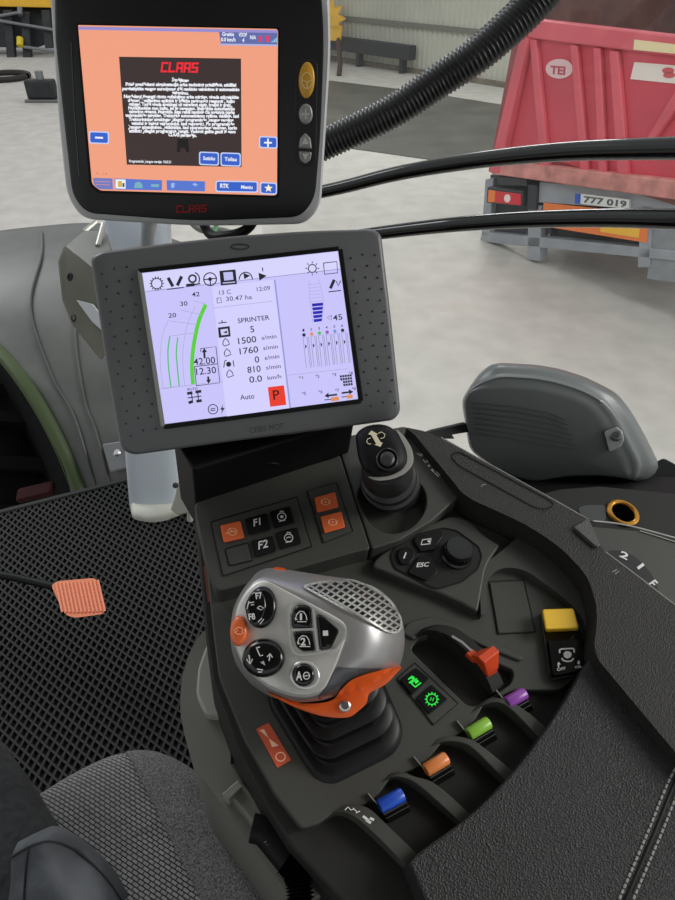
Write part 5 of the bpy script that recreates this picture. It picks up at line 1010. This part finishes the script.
for k in range(7): ribbon(bm, [(472 + k * .4, 403 + k * 5.2), (515, 407 + k * 5.4), (548, 413 + k * 5.4), (566 + k * 2, 420 + k * 5)], .6, HS, .0005, -.006)
obj('face_grooves', bm, mat('groove', (90, 94, 93), .5), hg)
bm = NB(); BQ = g((462, 245), (500, 230), (518, 245), (522, 270), (512, 290), (478, 306))
def HB2(p, h=0): return D(p[0], p[1], HPL.depth(p) + .008 - h)
slabp(bm, rnd(BQ, 2.5), HB2, .012, -.01); bo_ = obj('bolt_recess', bm, mat('recess_silver', (186, 188, 186), .35), hg, bevel=.0012)
bc = HB2(g((498, 257))[0], .012); bm = NB(); lathe(bm, bc, CAM - bc, [(.0085, -.002), (.0085, .002), (.006, .004), (.0035, .0042), (.0035, .002)], 20); obj('bolt', bm, mat('bolt_dark', (120, 122, 122), .3, metal=.6), hg)
bm = NB(); prism(bm, [D(*q) for q in [(424, 434, .93), (432, 431, .94), (466, 423, .97), (470, 432, .96), (452, 435, .95), (455, 439, .95), (440, 439, .94)]], Vector((0, .015, -.008))); obj('hinge_arm', bm, BLK, hg, bevel=.002)
# ================================================================== SEAT
SZ = .52; sp = [(50, 786), (66, 776), (86, 765), (108, 755), (130, 749.5), (150, 748.5), (168, 752), (186, 761), (204, 774), (222, 791), (240, 812), (256, 835), (272, 864), (288, 896), (300, 930), (310, 990), (250, 1100), (60, 1150), (-140, 1120), (-150, 980), (-60, 880), (10, 815)]
so = cr([(x, y, 0) for x, y in sp], 5, closed=True); so = [ZP(p[0], p[1], SZ - .035) for p in so]; sc_ = sum(so, Vector()) / len(so)
seat = thing('driver_seat', 'grey fabric driver seat cushion with a woven centre at the bottom left', 'seat', Vector((sc_.x, sc_.y, 0)))
def sring(d_, z): 
    out = []
    for p in so:
        v = p - sc_; v.z = 0; L_ = v.length; q = sc_ + v * max(0, 1 - d_ / L_); q.z = z; out.append(q)
    return out
def seat_mesh(inset, zoff):
    b = NB(); R = [(.03, SZ - .13), (.004, SZ - .1), (0, SZ - .06), (.002, SZ - .04), (.01, SZ - .02), (.022, SZ - .006), (.04, SZ + .002), (.07, SZ + .006), (.1, SZ + .004), (.13, SZ + .003)]
    loft(b, [sring(d_, z + zoff) for d_, z in R]); return b
s1, s2 = ZP(127, 752, SZ), ZP(203, 905, SZ); cutn = Vector((s2.y - s1.y, -(s2.x - s1.x), 0)).normalized()   # points to the right (bolster) side
if cutn.x < 0: cutn = -cutn
def split(b, keep_pos):
    bmesh.ops.bisect_plane(b, geom=b.verts[:] + b.edges[:] + b.faces[:], plane_co=s1, plane_no=cutn, clear_inner=keep_pos, clear_outer=not keep_pos)
    return b
def fabric(name, base, kind):
    m = bpy.data.materials.new(name); m.use_nodes = True; nt = m.node_tree; b = nt.nodes['Principled BSDF']; b.inputs['Roughness'].default_value = .95; b.inputs['Specular IOR Level'].default_value = .15
    tc = nt.nodes.new('ShaderNodeTexCoord'); c = lin(base)
    if kind == 'weave':
        mp = nt.nodes.new('ShaderNodeMapping'); mp.inputs['Rotation'].default_value = (0, 0, math.radians(28)); nt.links.new(tc.outputs['Object'], mp.inputs['Vector'])
        br_ = nt.nodes.new('ShaderNodeTexBrick'); br_.inputs['Scale'].default_value = 1; br_.inputs['Brick Width'].default_value = .0072; br_.inputs['Row Height'].default_value = .0038; br_.inputs['Mortar Size'].default_value = .0006; br_.inputs['Mortar Smooth'].default_value = .6
        br_.inputs['Color1'].default_value = (c[0] * 1.1, c[1] * 1.1, c[2] * 1.12, 1); br_.inputs['Color2'].default_value = (c[0] * .9, c[1] * .9, c[2] * .9, 1); br_.inputs['Mortar'].default_value = (.012, .012, .013, 1)
        nt.links.new(mp.outputs[0], br_.inputs['Vector']); nt.links.new(br_.outputs['Color'], b.inputs['Base Color']); h = br_.outputs['Fac']; dist = -.002
    else:
        n = nt.nodes.new('ShaderNodeTexNoise'); n.inputs['Scale'].default_value = 520; n.inputs['Detail'].default_value = 2; nt.links.new(tc.outputs['Object'], n.inputs['Vector'])
        r = nt.nodes.new('ShaderNodeValToRGB'); r.color_ramp.elements[0].position = .35; r.color_ramp.elements[1].position = .68
        r.color_ramp.elements[0].color = (c[0] * .5, c[1] * .5, c[2] * .5, 1); r.color_ramp.elements[1].color = (c[0] * 1.55, c[1] * 1.54, c[2] * 1.53, 1); nt.links.new(n.outputs['Fac'], r.inputs['Fac']); nt.links.new(r.outputs['Color'], b.inputs['Base Color']); h = n.outputs['Fac']; dist = .0015
    bp = nt.nodes.new('ShaderNodeBump'); bp.inputs['Strength'].default_value = .8; bp.inputs['Distance'].default_value = dist; nt.links.new(h, bp.inputs['Height']); nt.links.new(bp.outputs['Normal'], b.inputs['Normal']); return m
obj('bolster', split(seat_mesh(0, 0), True), fabric('bolster_cloth', (112, 111, 111), 'noise'), seat, ang=60, label='plain speckled grey side bolster')
obj('woven_insert', split(seat_mesh(0, -.003), False), fabric('woven_cloth', (146, 145, 144), 'weave'), seat, ang=60, label='woven grey centre panel')
bm = NB(); wbox(bm, sc_.x - .2, sc_.x + .14, sc_.y - .2, sc_.y + .0, 0, SZ - .09); obj('seat_base', bm, BLK, seat, bevel=.02)
# ================================================================== PERSON (lap of the driver)
per = None
def skin(name, verts, edges, rad, m, parent, root=0, sub=2):
    me = bpy.data.meshes.new(name); me.from_pydata([Vector(v) - (Vector(root_of(parent).location) if parent else Vector()) for v in verts], edges, []); o = bpy.data.objects.new(name, me); C.objects.link(o)
    s = o.modifiers.new('skin', 'SKIN'); o.modifiers.new('sub', 'SUBSURF').levels = sub
    for i, d_ in enumerate(me.skin_vertices[0].data): d_.radius = (rad[i], rad[i]); d_.use_root = i == root
    bpy.context.view_layer.update(); dg = bpy.context.evaluated_depsgraph_get(); nm = bpy.data.meshes.new_from_object(o.evaluated_get(dg)); o.modifiers.clear(); o.data = nm; nm.materials.clear(); nm.materials.append(m); nm.shade_smooth()
    if parent: o.parent = parent
    return o
DEN = mat('dark_trousers', (48, 50, 52), .85, bump=('noise', 22, .8, .014), mottle=(18, .3))
kr = D(-84, 748, .70); hr = D(52, 1010, .58); mid = kr.lerp(hr, .5) + Vector((0, 0, .01)); anR = kr + Vector((-.2, -.02, -.46)); anR.z = .09
pel = hr + Vector((-.14, -.1, .02)); hl = hr + Vector((-.26, -.02, 0)); kl = kr + Vector((-.42, .02, .02)); anL = kl + Vector((-.02, .16, 0)); anL.z = .09
V = [pel, hr, mid, kr, kr.lerp(anR, .5), anR, anR + Vector((-.07, .14, -.05)), hl, (hl + kl) / 2, kl, kl.lerp(anL, .5), anL, anL + Vector((-.07, .14, -.05)), pel + Vector((0, -.03, .16))]
Ed = [(0, 1), (1, 2), (2, 3), (3, 4), (4, 5), (5, 6), (0, 7), (7, 8), (8, 9), (9, 10), (10, 11), (11, 12), (0, 13)]
Rd = [.115, .1, .088, .072, .062, .05, .042, .1, .088, .072, .062, .05, .042, .13]
pr_ = skin('person', V, Ed, Rd, DEN, None)
pr_['label'] = 'person in dark trousers and jacket seated at the bottom left, one thigh showing'; pr_['category'] = 'person'
# jacket hem lying over the thigh
JK = mat('jacket_grey', (88, 91, 96), .8, bump=('noise', 28, .6, .012), mottle=(14, .35))
jr = []
def JP(x, y, d_): return D(x, y, d_)
rowsJ = [[(18, 842, .575), (38, 832, .565), (56, 826, .56), (78, 836, .562), (98, 852, .57), (116, 872, .585), (128, 894, .60)],
         [(12, 858, .555), (34, 846, .545), (54, 842, .54), (76, 850, .545), (94, 866, .552), (110, 884, .57), (124, 904, .59)],
         [(10, 885, .545), (30, 872, .535), (52, 866, .53), (72, 872, .532), (90, 884, .54), (106, 902, .555), (122, 925, .585)],
         [(6, 930, .54), (28, 915, .53), (50, 905, .525), (72, 910, .525), (90, 925, .53), (106, 945, .545), (124, 965, .575)],
         [(0, 1010, .54), (26, 1000, .53), (50, 990, .525), (72, 995, .525), (92, 1005, .53), (110, 1020, .545), (130, 1040, .575)]]
cl = [cr([JP(*r[j]) for r in rowsJ], 5) for j in range(7)]; rw = [cr([c[i] for c in cl], 5) for i in range(len(cl[0]))]
for i, r_ in enumerate(rw):
    for j, p in enumerate(r_):
        p += ray((60, 900)) * (-.004 * math.sin(j * .24 + i * .2) - .0035 * math.sin(j * .4 - i * .3 + 1) - .0025 * math.sin(i * .5 + j * .1)) * min(1, i / 4)
bm = NB(); loft(bm, rw, closed=False); o = obj('jacket', bm, JK, pr_, ang=80, label='dark grey jacket hem'); s = o.modifiers.new('s', 'SOLIDIFY'); s.thickness = .006; s.offset = -1
bm = NB(); tube(bm, [p + Vector((0, 0, .001)) for p in rw[5]], .001, 8); tube(bm, [r_[4] + Vector((0, 0, .001)) for r_ in rw[5:]], .0009, 8); obj('jacket_seam', bm, mat('seam_dark', (40, 42, 45), .85), o)
# ================================================================== LIGHT AND CAMERA
w = bpy.data.worlds.new('World'); bpy.context.scene.world = w; w.use_nodes = True; nt = w.node_tree; bg = nt.nodes['Background']
tc = nt.nodes.new('ShaderNodeTexCoord'); sx = nt.nodes.new('ShaderNodeSeparateXYZ'); rp = nt.nodes.new('ShaderNodeValToRGB'); mr = nt.nodes.new('ShaderNodeMapRange'); mr.inputs[1].default_value = -1
nt.links.new(tc.outputs['Generated'], sx.inputs[0]); nt.links.new(sx.outputs['Z'], mr.inputs[0]); nt.links.new(mr.outputs[0], rp.inputs[0]); nt.links.new(rp.outputs[0], bg.inputs[0])
rp.color_ramp.elements[0].color = (.25, .25, .24, 1); rp.color_ramp.elements[0].position = .42; rp.color_ramp.elements[1].color = (.95, .98, 1.0, 1); rp.color_ramp.elements[1].position = .62
bg.inputs[1].default_value = .72
def area(name, loc, to, sx_, sy_, e, col=(1, 1, 1)):
    l = bpy.data.lights.new(name, 'AREA'); l.shape = 'RECTANGLE'; l.size = sx_; l.size_y = sy_; l.energy = e; l.color = col; o = bpy.data.objects.new(name, l); C.objects.link(o); o.location = loc
    o.rotation_euler = (Vector(to) - Vector(loc)).to_track_quat('-Z', 'Y').to_euler(); return o
area('added_light', (5, .8, 3.4), (.3, .7, .7), 2.0, 2.6, 200, (1, .98, .95))  # added area light, stands for daylight from the right-hand window
area('added_light', (-4, 4.5, 4.2), (0, .9, .5), 2, 3, 120, (.95, .98, 1))  # unseen area light added from the left front
area('added_light', (2, 14, 4.8), (1, 12, -2), 3, 3, 300)  # unseen area light added above the far garage floor
cd = bpy.data.cameras.new('camera'); cam = bpy.data.objects.new('camera', cd); C.objects.link(cam); cam.location = CAM; cam.rotation_euler = (PI / 2 - TH, 0, 0)
cd.sensor_fit = 'VERTICAL'; cd.sensor_height = 24; cd.lens = F / 900 * 24; cd.clip_start = .02; cd.clip_end = 100
sc = bpy.context.scene; sc.camera = cam
sc.view_settings.view_transform = 'Standard'; sc.view_settings.look = 'None'; sc.view_settings.exposure = 0; sc.view_settings.gamma = 1; sc.view_settings.use_curve_mapping = False
